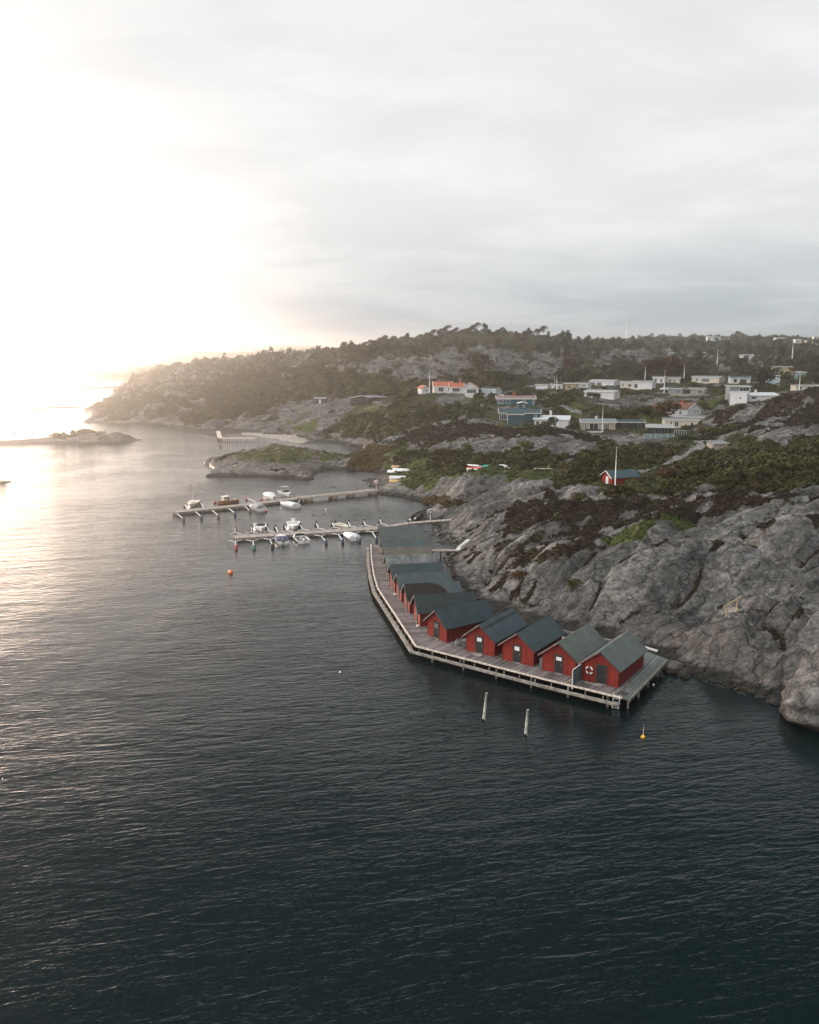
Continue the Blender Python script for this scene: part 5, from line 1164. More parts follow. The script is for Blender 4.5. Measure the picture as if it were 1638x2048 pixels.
def boat(u, v, hd, L, B, kind, label, hullm=None, mot=None, z=0.0):
    p = G(u, v, .2); e = empty({'sail': 'sailing_dinghy', 'cabin': 'cabin_boat', 'dinghy': 'dinghy'}.get(kind, 'motorboat'), (p[0], p[1], z), hd, label, 'boat')
    hm_ = hullm or M_GEL; fr = .62 if kind != 'dinghy' else .42; hullmesh(L, B, fr, hm_, e)
    w2 = B/2
    if kind in ('open', 'console', 'windscreen', 'cabin', 'bimini'):
        y0 = L*.02
        s_ = MB(); s_.prism([(-w2*.8, y0), (w2*.8, y0), (w2*.62, L*.28), (0, L*.46), (-w2*.62, L*.28)], fr-.02, fr+.12); s_.build('foredeck', hm_, e)
        if kind != 'console':
            s_ = MB(); s_.add([(-w2*.8, y0-.1, fr+.05), (-w2*.55, y0+.55, fr+.08), (w2*.55, y0+.55, fr+.08), (w2*.8, y0-.1, fr+.05), (-w2*.74, y0-.3, fr+.55), (-w2*.48, y0+.2, fr+.62), (w2*.48, y0+.2, fr+.62), (w2*.74, y0-.3, fr+.55)], [(0, 4, 5, 1), (1, 5, 6, 2), (2, 6, 7, 3), (1, 5, 4, 0), (2, 6, 5, 1), (3, 7, 6, 2)]); ws = s_.build('windscreen', M_TINT, e)
            s_ = MB(); s_.tube([(-w2*.74, y0-.3, fr+.56), (-w2*.48, y0+.2, fr+.63), (w2*.48, y0+.2, fr+.63), (w2*.74, y0-.3, fr+.56)], .03, 6); s_.build('frame', M_GEL, ws)
        for sx_ in (-.42, .42): s_ = MB(); s_.box(sx_*w2-.24, sx_*w2+.24, -L*.16, -L*.07, fr-.28, fr+.10); s_.build('seat', M_BROWN if kind == 'open' else M_CREAM, e, .03)
        s_ = MB(); s_.box(-w2*.66, w2*.66, -L*.42, -L*.32, fr-.28, fr+.02); s_.build('stern_bench', M_BROWN if kind == 'open' else M_LINER, e, .03)
    if kind == 'console':
        s_ = MB(); s_.box(-.35, .35, -.1, .4, fr-.2, fr+.75); s_.build('console', M_GEL, e, .05); s_ = MB(); s_.box(-.42, .42, -.55, -.45, fr-.2, fr+1.15); s_.build('seat_back', M_GEL, e, .04)
    if kind == 'cabin':
        s_ = MB(); s_.box(-w2*.62, w2*.62, -.2, L*.24, fr, fr+.95); cb_ = s_.build('cabin', M_CREAM, e, .05)
        s_ = MB(); s_.box(-w2*.7, w2*.7, -.35, L*.27, fr+.953, fr+1.03); s_.build('cabin_roof', M_GEL, cb_)
        for yy in (-.05, .7): s_ = MB(); s_.box(-w2*.63-.01, w2*.63+.01, yy, yy+.5, fr+.45, fr+.80); s_.build('window', M_TINT, cb_)
        s_ = MB(); s_.box(-w2*.45, w2*.45, -.21, -.195, fr+.42, fr+.82); s_.build('window', M_TINT, cb_)
        s_ = MB(); s_.tube([(0, .3, fr+1.0), (0, .3, fr+1.7)], .025, 6); s_.build('mast', M_METAL, cb_)
    if kind in ('cover', 'coverb', 'canopy'):
        m_ = {'cover': M_CANV, 'coverb': M_CANB, 'canopy': M_CANG}[kind]; V, F = [], []; n = 7; hp = {'cover': .45, 'coverb': .30, 'canopy': .95}[kind]
        for i in range(n):
            t = i/(n-1); y = -L*.47+L*(.62 if kind == 'coverb' else .80 if kind == 'cover' else .55)*t; tt = (y+L/2)/L; w_ = B/2*(1-max(0, (tt-.45)/.55)**2.2)+.03; hh_ = hp*math.sin(math.pi*min(1, .18+.8*t))**.6
            V += [(-w_, y, fr*(1+.35*max(0, tt-.4)**1.5)-.05), (-w_*.86, y, fr+.08+hh_*.45), (-w_*.3, y, fr+.08+hh_), (w_*.3, y, fr+.08+hh_), (w_*.86, y, fr+.08+hh_*.45), (w_, y, fr*(1+.35*max(0, tt-.4)**1.5)-.05)]
        for i in range(n-1):
            for j in range(5): F.append((i*6+j, (i+1)*6+j, (i+1)*6+j+1, i*6+j+1))
        F += [(0, 1, 2, 3, 4, 5), tuple((n-1)*6+j for j in reversed(range(6)))]
        s_ = MB(); s_.add(V, F); s_.build('canvas_cover', m_, e)
        if kind == 'coverb':
            s_ = MB(); s_.prism([(-w2*.75, L*.15), (w2*.75, L*.15), (w2*.5, L*.33), (0, L*.46), (-w2*.5, L*.33)], fr, fr+.2); s_.build('foredeck', hm_, e)
    if kind == 'bimini':
        s_ = MB(); s_.box(-w2*.75, w2*.75, -L*.22, L*.08, fr+1.35, fr+1.42); bi = s_.build('canopy', M_CANG, e, .03)
        for sx_ in (-1, 1):
            for yy in (-L*.2, L*.06): s_ = MB(); s_.tube([(sx_*w2*.7, yy, fr), (sx_*w2*.7, yy, fr+1.35)], .025, 6); s_.build('canopy_pole', M_METAL, bi)
    if kind == 'sail':
        s_ = MB(); s_.prism([(-w2*.55, -.3), (w2*.55, -.3), (w2*.4, L*.25), (0, L*.34), (-w2*.4, L*.25)], fr+.02, fr+.35); s_.build('cuddy', M_CREAM, e, .05)
        s_ = MB(); s_.tube([(0, L*.1, fr), (0, L*.1, 5.2)], .035, 7); s_.build('mast', M_METAL, e)
        s_ = MB(); s_.tube([(0, L*.1, 1.5), (0, -L*.35, 1.45)], .06, 7); s_.build('boom', M_CANV, e)
    if kind == 'dinghy':
        for yy in (-.9, .4): s_ = MB(); s_.box(-w2*.74, w2*.74, yy, yy+.28, fr-.14, fr-.06); s_.build('thwart', M_STEP, e)
    if mot: outboard(e, L, mot)
    return e
nB = an(PB[1][0]-PB[0][0], PB[1][1]-PB[0][1]); nA = an(PA[1][0]-PA[0][0], PA[1][1]-PA[0][1])
boat(521, 1056, nB+R(178), 5.6, 2.5, 'windscreen', 'white motorboat with tinted wraparound windscreen, bow towards the camera')
boat(587, 1052, nB+R(172), 5.6, 2.6, 'console', 'white boat with standing console on the far side of the near pontoon', mot=M_GEL)
boat(563, 1080, nB+R(-4), 6.0, 2.5, 'coverb', 'white motorboat under a navy blue canvas cover', mot=plain('dark_bronze_cowl', (.10, .07, .05), .4))
boat(600, 1078, nB+R(2), 6.4, 2.6, 'open', 'open white motorboat with brown seats and a white outboard', mot=M_GEL)
boat(684, 1052, nB+R(200), 4.6, 2.0, 'dinghy', 'small cream dinghy moored on the far side of the near pontoon', hullm=M_CREAM, mot=M_BLK)
boat(700, 1074, nB+R(8), 5.4, 2.3, 'cover', 'small white boat under white canvas with a pale outboard', mot=M_GEL)
boat(386, 1008, nA+R(150), 6.0, 2.4, 'sail', 'cream sailing boat with a thin mast at the outer end of the far pontoon', hullm=M_CREAM)
boat(455, 1004, nA+R(100), 5.2, 2.0, 'cabin', 'little varnished wooden cabin boat on the far pontoon', hullm=M_VARN)
boat(512, 1017, nA+R(2), 6.0, 2.5, 'canopy', 'motorboat with a grey canvas canopy on the camera side of the far pontoon')
boat(541, 994, nA+R(168), 6.4, 2.5, 'cover', 'long white boat under white canvas on the far side of the far pontoon')
boat(571, 988, nA+R(172), 6.2, 2.4, 'bimini', 'white motorboat with dark folded canopy beside the footbridge')
boat(577, 1011, nA+R(10), 6.4, 2.5, 'cover', 'white boat under a peaked white cover on the camera side of the far pontoon')
for u, v, hd, lb in ((833, 1034, R(-30), 'dark rigid inflatable hauled out on the shore ramp'), (842, 1032, R(-28), 'blue-grey open boat hauled out beside the dark inflatable')):
    p = G(u, v, .6); e = empty('hauled_out_boat', (p[0], p[1], .35), hd, lb, 'boat'); e.rotation_euler = (R(16), 0, hd)
    hullmesh(4.6, 1.7, .5, M_BLK if 'dark' in lb else plain('blue_grey_hull', (.14, .20, .25), .5), e)
    s_ = MB(); w_ = .8; s_.tube([(-w_, -2.2, .5), (-w_, .4, .52), (-w_*.5, 1.7, .6), (0, 2.2, .68), (w_*.5, 1.7, .6), (w_, .4, .52), (w_, -2.2, .5)], .17, 8); s_.build('side_tube', M_BLK if 'dark' in lb else plain('pale_blue_tube', (.30, .40, .46), .5), e)
    if 'dark' in lb: outboard(e, 4.6, M_GEL)
# lifebuoy stands at the shore ends
def buoy_stand(loc, label, c2, s=1.0):
    e = empty('lifebuoy_stand', loc, 0, label, 'lifebuoy stand')
    s_ = MB(); s_.box(-.07, .07, -.05, .05, -1.0, 2.2*s); s_.build('post', M_WHITE, e)
    s_ = MB(); s_.lathe([(0, -.05), (.62, -.05), (.62, .05), (0, .05)], 18); o = s_.build('backing_board', M_WHITE, e); o.location = (0, -.08, 1.9*s); o.rotation_euler = (R(90), 0, 0)
    s_ = MB(); s_.tube([(.42*math.cos(t), .42*math.sin(t), 0) for t in [2*math.pi*k/16 for k in range(17)]], .09, 8, False); o = s_.build('ring', c2, e); o.location = (0, -.2, 1.9*s); o.rotation_euler = (R(90), 0, 0)
p = G(861, 1043, 1.4); buoy_stand((p[0], p[1]+.9, 1.3), 'white round lifebuoy stand beside the gangway', M_DARKW)
p = G(749, 976, 1.3); buoy_stand((p[0]+.4, p[1]+1.2, 1.0), 'lifebuoy post with a red and white ring at the footbridge shore end', FL['red'], .8)

# old wooden jetty in the inner cove
JP = [tuple(G(u, v, 1.1)[:2]) for u, v in ((436, 862), (440, 876), (512, 876))]
e = empty('old_jetty', (*JP[1], 0), 0, 'old timber jetty on many pale posts below the rocky slope', 'jetty')
for a, b_ in ((JP[0], JP[1]), (JP[1], JP[2])):
    s_ = MB(); s_.bar((a[0]-JP[1][0], a[1]-JP[1][1], 1.05), (b_[0]-JP[1][0], b_[1]-JP[1][1], 1.05), 2.4 if b_ == JP[2] else 1.8, .14); s_.build('decking', M_CURB, e)
for k in range(17):
    t = k/16; x_, y_ = (JP[2][0]-JP[1][0])*t, (JP[2][1]-JP[1][1])*t-1.15; s_ = MB(); s_.box(x_-.13, x_+.13, y_-.1, y_+.1, -1.0, 1.5 if k % 4 == 0 else .97); s_.build('post', M_CURB, e)
p = G(440, 893, 0); e2 = empty('mooring_dolphin', (p[0], p[1], 0), 0, 'short dark marker post standing in the water off the old jetty', 'post')
s_ = MB(); s_.tube([(0, 0, -1), (0, 0, .7)], .28, 8); s_.build('shaft', M_BEAM, e2); s_ = MB(); s_.box(-.7, .7, -.3, .3, .703, .9); s_.build('cap', M_BEAM, e2)
# upturned boats on the grass by the cove
def upturned(u, v, D, hd, L, B, m, label, grp=None, roll=180, dz=.0):
    x, y = (lambda q: (float(q[0]), float(q[1])))(PD(u, v, D)); z_ = hz1(x, y)+dz
    e = empty('rowing_boat', (x, y, z_+.42), hd, label, 'boat', grp); e.rotation_euler = (R(roll), R(4), hd); hullmesh(L, B, .42, m, e); s_ = MB(); s_.box(-B*.35, B*.35, -.15, .15, .25, .30); s_.build('thwart', M_STEP, e)
upturned(790, 947, 238, R(68), 4.2, 1.5, M_GEL, 'upturned white rowing boat at the back of the pile above the cove')
upturned(802, 946, 236, R(80), 4.6, 1.5, M_GEL, 'upturned white rowing boat highest in the pile above the cove', dz=.45)
upturned(797, 953, 229, R(98), 4.8, 1.6, M_GEL, 'longest upturned white boat at the front of the pile above the cove')
upturned(813, 954, 228, R(60), 3.4, 1.4, M_LINER, 'small grey upturned dinghy right of the white boats')
upturned(793, 938, 244, R(80), 2.8, 1.3, plain('orange_hull', (.55, .34, .2), .5), 'pale orange upturned dinghy behind the white boats', dz=.5)
upturned(789, 965, 222, R(70), 2.6, 1.2, plain('faded_yellow_hull', (.52, .36, .12), .5), 'yellow dinghy lying on the rock below the white boats', dz=.1)
M_REDK = plain('red_kayak', (.55, .05, .03), .4); M_TEAL = plain('teal_tarp', (.02, .26, .19), .6)
def kayak(u, v, D, hd, L, m, label, dz=0.0):
    q = PD(u, v, D); x, y = float(q[0]), float(q[1]); e = empty('kayak', (x, y, hz1(x, y)+.25+dz), hd, label, 'kayak', 'kayaks racked on the grass')
    s_ = MB(); s_.tube([(-L/2, 0, .08), (-L*.35, 0, 0), (0, 0, -.02), (L*.35, 0, 0), (L/2, 0, .1)], [.03, .22, .31, .22, .03], 10); s_.build('hull', m, e)
    s_ = MB(); s_.tube([(.35*math.cos(t), .2*math.sin(t), .27) for t in [2*math.pi*k/12 for k in range(13)]], .03, 6, False); s_.build('cockpit_rim', M_BLK, e)
kayak(946, 938, 222, R(-28), 3.6, M_GEL, 'white kayak at the back of the rack', 1.15); kayak(944, 941, 220, R(-28), 3.6, M_REDK, 'red kayak in the middle of the rack', .8); kayak(944, 944, 218, R(-28), 3.4, M_GEL, 'white kayak third down in the rack', .45); kayak(943, 947, 217, R(-28), 2.8, M_GEL, 'short white kayak at the foot of the rack', .1)
kayak(957, 940, 223, R(-14), 2.8, M_GEL, 'white kayak lying right of the rack', .5); kayak(959, 948, 216, R(-60), 1.6, M_REDK, 'small red kayak on end below the rack', .25)
upturned(978, 940, 222, R(75), 3.0, 1.6, M_TEAL, 'dinghy under a teal tarpaulin on the grass', dz=.35)
upturned(1000, 944, 218, R(80), 3.6, 1.4, M_GEL, 'upturned white dinghy right of the teal tarpaulin', dz=.1)
upturned(1012, 943, 219, R(82), 3.0, 1.2, M_LINER, 'pale grey dinghy right of the upturned white dinghy', dz=.05)
q = PD(1086, 948, 214); e = empty('boat_trailer', (float(q[0]), float(q[1]), hz1(q[0], q[1])+.3), R(-4), 'pale boat trailer parked on the grass', 'trailer')
for yy in (-.6, .6): s_ = MB(); s_.bar((-2.4, yy*.3 if False else yy, .3), (2.3, yy*.4, .32), .12, .12); s_.build('rail', M_CURB, e)
for yy in (-.8, .8): s_ = MB(); s_.lathe([(0, -.09), (.28, -.09), (.28, .09), (0, .09)], 12); o = s_.build('wheel', M_BLK, e); o.location = (-1.5, yy, .2); o.rotation_euler = (R(90), 0, 0)
s_ = MB(); s_.bar((1.0, 0, .35), (1.5, 0, 1.2), .12, .12); s_.build('winch_post', M_CURB, e)

# ================================================================ gravel path
m_path, b = newmat('gravel_path'); setc(b.inputs['Base Color'], MIX(RAMP(noise(geo_pos(), 1.3, 7, .7), .3, .7), (.11, .105, .10), (.20, .19, .18))); b.inputs['Roughness'].default_value = .9
def path(pxs, Ds, wd, name='path'):
    P = np.array([PD(u, v, D)[:2] for (u, v), D in zip(pxs, Ds)]); t = np.arange(len(P)); tt = np.linspace(0, len(P)-1, 14*len(P))
    X_ = np.interp(tt, t, P[:, 0]); Y_ = np.interp(tt, t, P[:, 1]); k = np.ones(9)/9
    X_ = np.convolve(np.pad(X_, 4, mode='edge'), k, 'valid'); Y_ = np.convolve(np.pad(Y_, 4, mode='edge'), k, 'valid')
    dx, dy = np.gradient(X_), np.gradient(Y_); L = np.hypot(dx, dy)+1e-6; rows = []
    for s_ in np.linspace(-.5, .5, 7):
        w_ = wd*(1+.12*np.sin(tt*3.1)); x = X_-dy/L*w_*s_; y = Y_+dx/L*w_*s_; rows.append(np.stack([x, y, hz(x, y)+.16], 1))
    n = len(tt); V = np.concatenate(rows); f = []
    for k_ in range(6): a = np.arange(n-1)+k_*n; f.append(np.stack([a, a+1, a+n+1, a+n], 1))
    o = np_mesh(name, V, np.concatenate(f), m_path); o['kind'] = 'structure'; return P
path(ROAD_PX, ROAD_D, 2.6)
path([(1113, 822), (1135, 829), (1160, 835), (1180, 837)], [345, 338, 333, 331], 5.0)
# ================================================================ summer village
def wallm(name, col, pitch=.3): return boards(name, tuple(x*.86 for x in col), col, pitch, 0, .7, .22, .12)
WM = dict(white=wallm('white_panelling', (.72, .72, .71)), cream=wallm('cream_panelling', (.66, .60, .50)), teal=wallm('teal_panelling', (.035, .125, .14)), bluegrey=wallm('blue_grey_panelling', (.055, .10, .125)),
    beige=wallm('beige_panelling', (.40, .33, .25)), dgreen=wallm('dark_green_panelling', (.035, .05, .045)), brown=wallm('dark_brown_panelling', (.065, .045, .035)), red=wallm('barn_red_panelling', (.28, .035, .025)),
    grey=wallm('grey_panelling', (.26, .27, .27)), palet=wallm('pale_teal_panelling', (.20, .29, .29)), tan=wallm('tan_panelling', (.42, .36, .30)), yellow=wallm('yellow_panelling', (.52, .42, .26)), lblue=wallm('pale_blue_panelling', (.52, .62, .66)))
RM = dict(tile=roofmat('orange_tile_roof', (.36, .12, .075), .2, .25), rust=roofmat('brown_red_tile_roof', (.15, .075, .052), .2), grey=roofmat('light_grey_roof', (.19, .205, .205), .12), lgrey=roofmat('pale_sheet_roof', (.30, .31, .31), .1), dark=roofmat('dark_felt_roof', (.055, .062, .065), .2),
    white=roofmat('white_sheet_roof', (.50, .52, .52), .06), pink=roofmat('pinkish_roof', (.22, .155, .14), .12), mid=roofmat('grey_felt_roof', (.14, .145, .14), .15), teal=roofmat('dark_teal_sheet_roof', (.045, .075, .082), .12))
M_BRICK = plain('red_brick', (.42, .10, .06), .85, .25, 3)
def house(u, v, D, w_, d_, h, rot, wall, roof, rtype, rise, label, wins=(), over=.35, chim=None, z=None, name='cottage', cat='house', door=None, group='summer cottages on the slope', parent=None, trim=True, dy=0.0):
    q = PD(u, v, D); x, y = float(q[0]), float(q[1])+dy
    if name == 'cottage' and D > 305 and w_ > 6.5 and rtype in ('x', 'flat') and roof not in ('tile', 'rust', 'pink', 'teal') and group and u not in (1527, 1621):
        T_ = w_; w_, d_, rot, x = .74*T_, .64*T_, -30+((u*7) % 9-4), x-.16*T_; rise = .55; rtype = 'x'
        wins = [(f, p_*.74, a*.74, b_, c2, n) for f, p_, a, b_, c2, n in wins]+([('r', d_*.45, .7, .9, 1.6, 1)] if u % 2 else [])
    c_, s_ = math.cos(R(rot)), math.sin(R(rot))
    corners = [(x+a*c_-b_*s_, y+a*s_+b_*c_) for a in (-w_/2, w_/2) for b_ in (0, d_)]
    z0 = float(q[2]) if z is None else z; lo = min(min(hz1(*k) for k in corners), z0)
    e = empty(name, (x, y, z0), R(rot), label, cat, group)
    wm, rm = WM[wall], RM[roof]; bz = lo-z0-.4; W2 = w_/2
    s_ = MB()
    if rtype == 'x':      # ridge along the width
        s_.add([(-W2, 0, bz), (W2, 0, bz), (W2, d_, bz), (-W2, d_, bz), (-W2, 0, h), (W2, 0, h), (W2, d_, h), (-W2, d_, h), (-W2, d_/2, h+rise), (W2, d_/2, h+rise)],
               [(0, 1, 5, 4), (2, 3, 7, 6), (1, 2, 6, 9, 5), (3, 0, 4, 8, 7)])
    elif rtype == 'y':
        s_.add([(-W2, 0, bz), (W2, 0, bz), (W2, d_, bz), (-W2, d_, bz), (-W2, 0, h), (W2, 0, h), (W2, d_, h), (-W2, d_, h), (0, 0, h+rise), (0, d_, h+rise)],
               [(0, 1, 5, 8, 4), (2, 3, 7, 9, 6), (1, 2, 6, 5), (3, 0, 4, 7)])
    else:
        s_.box(-W2, W2, 0, d_, bz, h)
    wl = s_.build('wall', wm, e)
    s_ = MB(); t = .14; o = over
    if rtype == 'x':
        k = rise/(d_/2); ez = h-k*o
        for sg in (0, 1):
            ya, yb = ((-o, d_/2) if sg == 0 else (d_+o, d_/2)); P = [(-W2-o, ya, ez+.02), (W2+o, ya, ez+.02), (W2+o, yb, h+rise+.02), (-W2-o, yb, h+rise+.02)]; Q = [(a, b_, c2+t) for a, b_, c2 in P]
            F = [(3, 2, 1, 0), (4, 5, 6, 7), (0, 1, 5, 4), (1, 2, 6, 5), (3, 0, 4, 7)]; s_.add(P+Q, F if sg == 0 else [tuple(reversed(f)) for f in F])
    elif rtype == 'y':
        k = rise/W2; ez = h-k*o
        for sg in (-1, 1):
            P = [(sg*(W2+o), -o, ez+.02), (0, -o, h+rise+.02), (0, d_+o, h+rise+.02), (sg*(W2+o), d_+o, ez+.02)]; Q = [(a, b_, c2+t) for a, b_, c2 in P]
            F = [(0, 1, 2, 3), (7, 6, 5, 4), (0, 4, 5, 1), (2, 6, 7, 3), (3, 7, 4, 0)]; s_.add(P+Q, F if sg < 0 else [tuple(reversed(f)) for f in F])
    else:
        s_.add([(-W2-o, -o, h+.01), (W2+o, -o, h+.01), (W2+o, d_+o, h+.01+rise), (-W2-o, d_+o, h+.01+rise), (-W2-o, -o, h+.01+t), (W2+o, -o, h+.01+t), (W2+o, d_+o, h+.01+t+rise), (-W2-o, d_+o, h+.01+t+rise)],
               [(3, 2, 1, 0), (4, 5, 6, 7), (0, 1, 5, 4), (1, 2, 6, 5), (2, 3, 7, 6), (3, 0, 4, 7)])
        if rise: s2 = MB(); s2.box(-W2, W2, d_-.1, d_, h, h+rise-.02)
    rf = s_.build('roof', rm, e)
    if trim:
        fm = M_WHITE if wall in ('white', 'cream', 'teal', 'lblue', 'palet') or roof in ('tile', 'rust') else M_OFFW
        if rtype == 'y':
            for sg in (-1, 1): s_ = MB(); s_.bar((0, -o-.04, h+rise+.06), (sg*(W2+o+.02), -o-.04, h-rise/W2*o+.06), .07, .24, (0, 1, 0)); s_.build('bargeboard', fm, rf)
        else:
            s_ = MB(); zz = (h-rise/(d_/2)*o if rtype == 'x' else h)+.08; s_.box(-W2-o, W2+o, -o-.07, -o-.01, zz-.14, zz+.12); s_.build('fascia', fm, rf)
            if rtype == 'x':
                for sx_ in (-1, 1): s_ = MB(); s_.bar((sx_*(W2+o+.04), -o, zz), (sx_*(W2+o+.04), d_/2, h+rise+.1), .07, .24, (1, 0, 0)); s_.build('bargeboard', fm, rf)
    def win(face, pos, ww, wh, zc, n=1, kind='window'):
        f_ = MB(); g_ = MB(); fr = .09
        def B_(mb, a0, a1, z0_, z1_, p0, p1):
            if face == 'f': mb.box(a0, a1, -p1, -p0, z0_, z1_)
            elif face == 'r': mb.box(W2+p0, W2+p1, a0, a1, z0_, z1_)
            else: mb.box(-W2-p1, -W2-p0, a0, a1, z0_, z1_)
        a0, a1 = pos-ww/2, pos+ww/2
        B_(f_, a0-fr, a1+fr, zc-wh/2-fr, zc-wh/2, -.01, .07); B_(f_, a0-fr, a1+fr, zc+wh/2, zc+wh/2+fr, -.01, .07)
        for i in range(n+1): xx = a0+(a1-a0)*i/n; B_(f_, xx-fr/2-(fr/2 if i == 0 else 0), xx+fr/2+(fr/2 if i == n else 0), zc-wh/2, zc+wh/2, -.01, .07)
        B_(g_, a0, a1, zc-wh/2, zc+wh/2, -.02, .03)
        o_ = f_.build(kind, M_WHITE if wall not in ('brown', 'dgreen') else M_STEP, e); g_.build('pane', M_GLASS, o_)
    for wn in wins: win(*wn)
    if door is not None:
        s_ = MB(); s_.box(door-.45, door+.45, -.06, .01, .05, 2.0); s_.build('door', M_WHITE if wall in ('red', 'brown') else M_DOOR, e)
    if chim:
        cx_, cy2, ch, cm = chim; s_ = MB(); s_.box(cx_-.35, cx_+.35, cy2-.3, cy2+.3, h-.2, h+ch); c2 = s_.build('chimney', cm, rf); s_ = MB(); s_.box(cx_-.42, cx_+.42, cy2-.37, cy2+.37, h+ch+.002, h+ch+.14); s_.build('chimney_cap', cm, rf)
    return e
# --- white cottages with orange tile roofs
house(851, 787, 372, 3.6, 4.2, 2.2, 22, 'white', 'tile', 'y', 1.1, 'small white shed with orange tile roof beside the flagpole', [('f', .3, .8, 1.0, 1.3, 2)], name='garden_shed', cat='shed')
house(886, 785, 374, 7.8, 5.2, 2.7, 4, 'white', 'tile', 'x', 1.7, 'white cottage with orange tile roof right of the small tiled shed', [('f', -.9, 2.2, 1.7, 1.3, 3), ('f', 2.4, .5, 1.6, 1.4, 1), ('l', 2.5, 1.2, 1.2, 1.5, 2)])
e = house(914, 787, 370, 5.8, 5.0, 2.6, 4, 'white', 'tile', 'x', 1.6, 'white cottage with orange tile roof and brick chimney, joined to a gabled wing', [('f', -.4, 2.9, 1.4, 1.5, 4)], chim=(1.7, 2.6, 2.7, M_BRICK))
house(939, 787, 368, 6.6, 7.5, 2.5, -6, 'white', 'tile', 'y', 1.9, 'white gabled wing with orange tile roof behind a dark-roofed porch', [('f', 1.2, 1.4, 1.2, 1.5, 2)])
house(943, 790, 362, 5.6, 3.2, 2.6, -3, 'white', 'dark', 'flat', .1, 'white glazed porch with flat dark roof in front of the gabled wing', [('f', 0, 3.8, 1.4, 1.5, 5)], name='porch', cat='porch')
house(984, 791, 365, 8.6, 5.5, 2.6, -4, 'lblue', 'dark', 'flat', .15, 'pale blue-white flat-roofed cottage with one dark round-framed window', [('f', 1.6, .9, 1.1, 1.5, 1), ('f', -2.6, .4, .6, 1.6, 1)])
# --- teal pair
e = house(1032, 810, 331, 14.2, 7.5, 2.3, -3, 'teal', 'pink', 'x', .9, 'teal cottage with pinkish roof, red chimney and white framed verandah', [('f', -5.7, 1.7, 1.3, 1.2, 3), ('f', -3.0, 1.5, 1.3, 1.2, 2), ('f', 3.1, .8, 1.0, 1.3, 1), ('f', 6.5, .4, 1.7, 1.2, 1)], chim=(-.7, 3.2, 2.1, M_BRICK))
e = house(1039, 842, 301, 13.8, 7.5, 2.7, -6, 'bluegrey', 'teal', 'x', 1.1, 'blue-grey cottage with dark teal roof and a row of four white windows', [('f', -5.0, 3.6, 1.5, 1.3, 5), ('f', 5.4, .5, 1.6, 1.2, 1)])
house(1031, 845, 293, 5.2, 3.4, 2.6, -3, 'bluegrey', 'teal', 'flat', .35, 'windowless blue-grey shed in front of the dark teal roofed cottage', [('l', .5, .25, 2.0, 1.2, 1)], name='garden_shed', cat='shed', group=None)
house(1044, 820, 316, 3.1, 3.2, 2.4, -4, 'bluegrey', 'white', 'y', .4, 'tiny blue-grey hut with white roof edge and one small window', [('f', .5, .7, .8, 1.5, 1)], name='garden_shed', cat='shed', group=None, dy=-1)
house(1102, 856, 298, 11.5, 8.5, 2.9, -14, 'white', 'white', 'x', 1.0, 'white cottage with white sheet roof and chimney, half hidden by a dark tree', [('f', -4.6, .9, 1.5, 1.4, 1)], chim=(-.6, 4.4, 2.6, M_OFFW))
house(1197, 861, 295, 11.2, 7.0, 2.7, -3, 'tan', 'grey', 'x', .9, 'tan cottage with grey roof, dark glazed verandah and terrace by the tall flagpole', [('f', -4.4, .5, 1.7, 1.3, 1), ('f', -1.6, 2.9, 1.9, 1.3, 2), ('f', 2.6, 1.7, 1.9, 1.2, 3)], chim=(-.2, 4.5, 1.6, M_OFFW))
house(1261, 860, 300, 9.4, 6.0, 2.6, -2, 'dgreen', 'teal', 'x', .6, 'dark green cottage adjoining the tan one, with two dark windows', [('f', -2.2, 1.0, .9, 1.5, 1), ('f', 3.1, 1.0, .9, 1.5, 1)])
house(1318, 870, 277, 7.2, 5.0, 2.4, -14, 'dgreen', 'lgrey', 'flat', .5, 'dark glazed pavilion with pale sheet roof above the bouldery bank', [('f', .6, 3.8, 1.8, 1.15, 4)], over=.7, name='pavilion', cat='pavilion')
e = house(1363, 857, 291, 11.0, 6.4, 2.8, -8, 'cream', 'mid', 'flat', .3, 'long white cottage with flat grey roof and timber framed windows below the red-roofed house', [('f', -3.4, .5, 1.6, 1.5, 1), ('f', -1.7, 1.3, 1.5, 1.5, 2), ('f', 3.2, .8, 1.0, 1.5, 1)])
house(1396, 848, 303, 7.0, 6.0, 2.3, -8, 'white', 'mid', 'flat', .2, 'white annexe with wide flat eaves right of the timber framed cottage', (), over=.6, name='annexe')
house(1388, 835, 325, 7.6, 10.0, 3.3, 34, 'white', 'rust', 'y', 1.9, 'two-storey white house with brown-red tiled roof and brick chimney', [('f', .4, .6, 1.4, 2.0, 1), ('f', 1.9, .6, 1.4, 2.0, 1), ('l', 3.2, 1.0, 1.1, 1.8, 2)], chim=(-1.2, 4.6, 2.6, M_BRICK))
# --- mid row
house(1211, 797, 381, 17.4, 7.0, 2.9, -2, 'white', 'lgrey', 'x', .9, 'wide low white cottage with pale roof, alone on its ledge in mid village', [('f', -7.2, .6, 1.0, 1.6, 1), ('f', -5.1, 2.6, 1.1, 1.6, 2), ('f', -.6, 3.0, 1.9, 1.3, 3)])
house(1065, 783, 440, 6.0, 5.0, 2.7, 0, 'grey', 'dark', 'flat', .15, 'grey cottage with large dark windows above the parked cars', [('f', -1.4, 1.6, 1.3, 1.6, 2), ('f', .9, 1.8, 1.4, 1.5, 3)])
house(1089, 780, 438, 9.0, 5.0, 2.6, 0, 'white', 'dark', 'flat', .1, 'plain windowless white cottage wall behind the parked cars', ())
house(1118, 781, 432, 7.4, 5.5, 2.9, -4, 'white', 'dark', 'flat', .2, 'white cottage with blue-tinted windows just right of the left-hand flagpole', [('f', -.6, 1.6, 1.3, 1.6, 2), ('f', 1.9, 1.5, 1.3, 1.6, 2)])
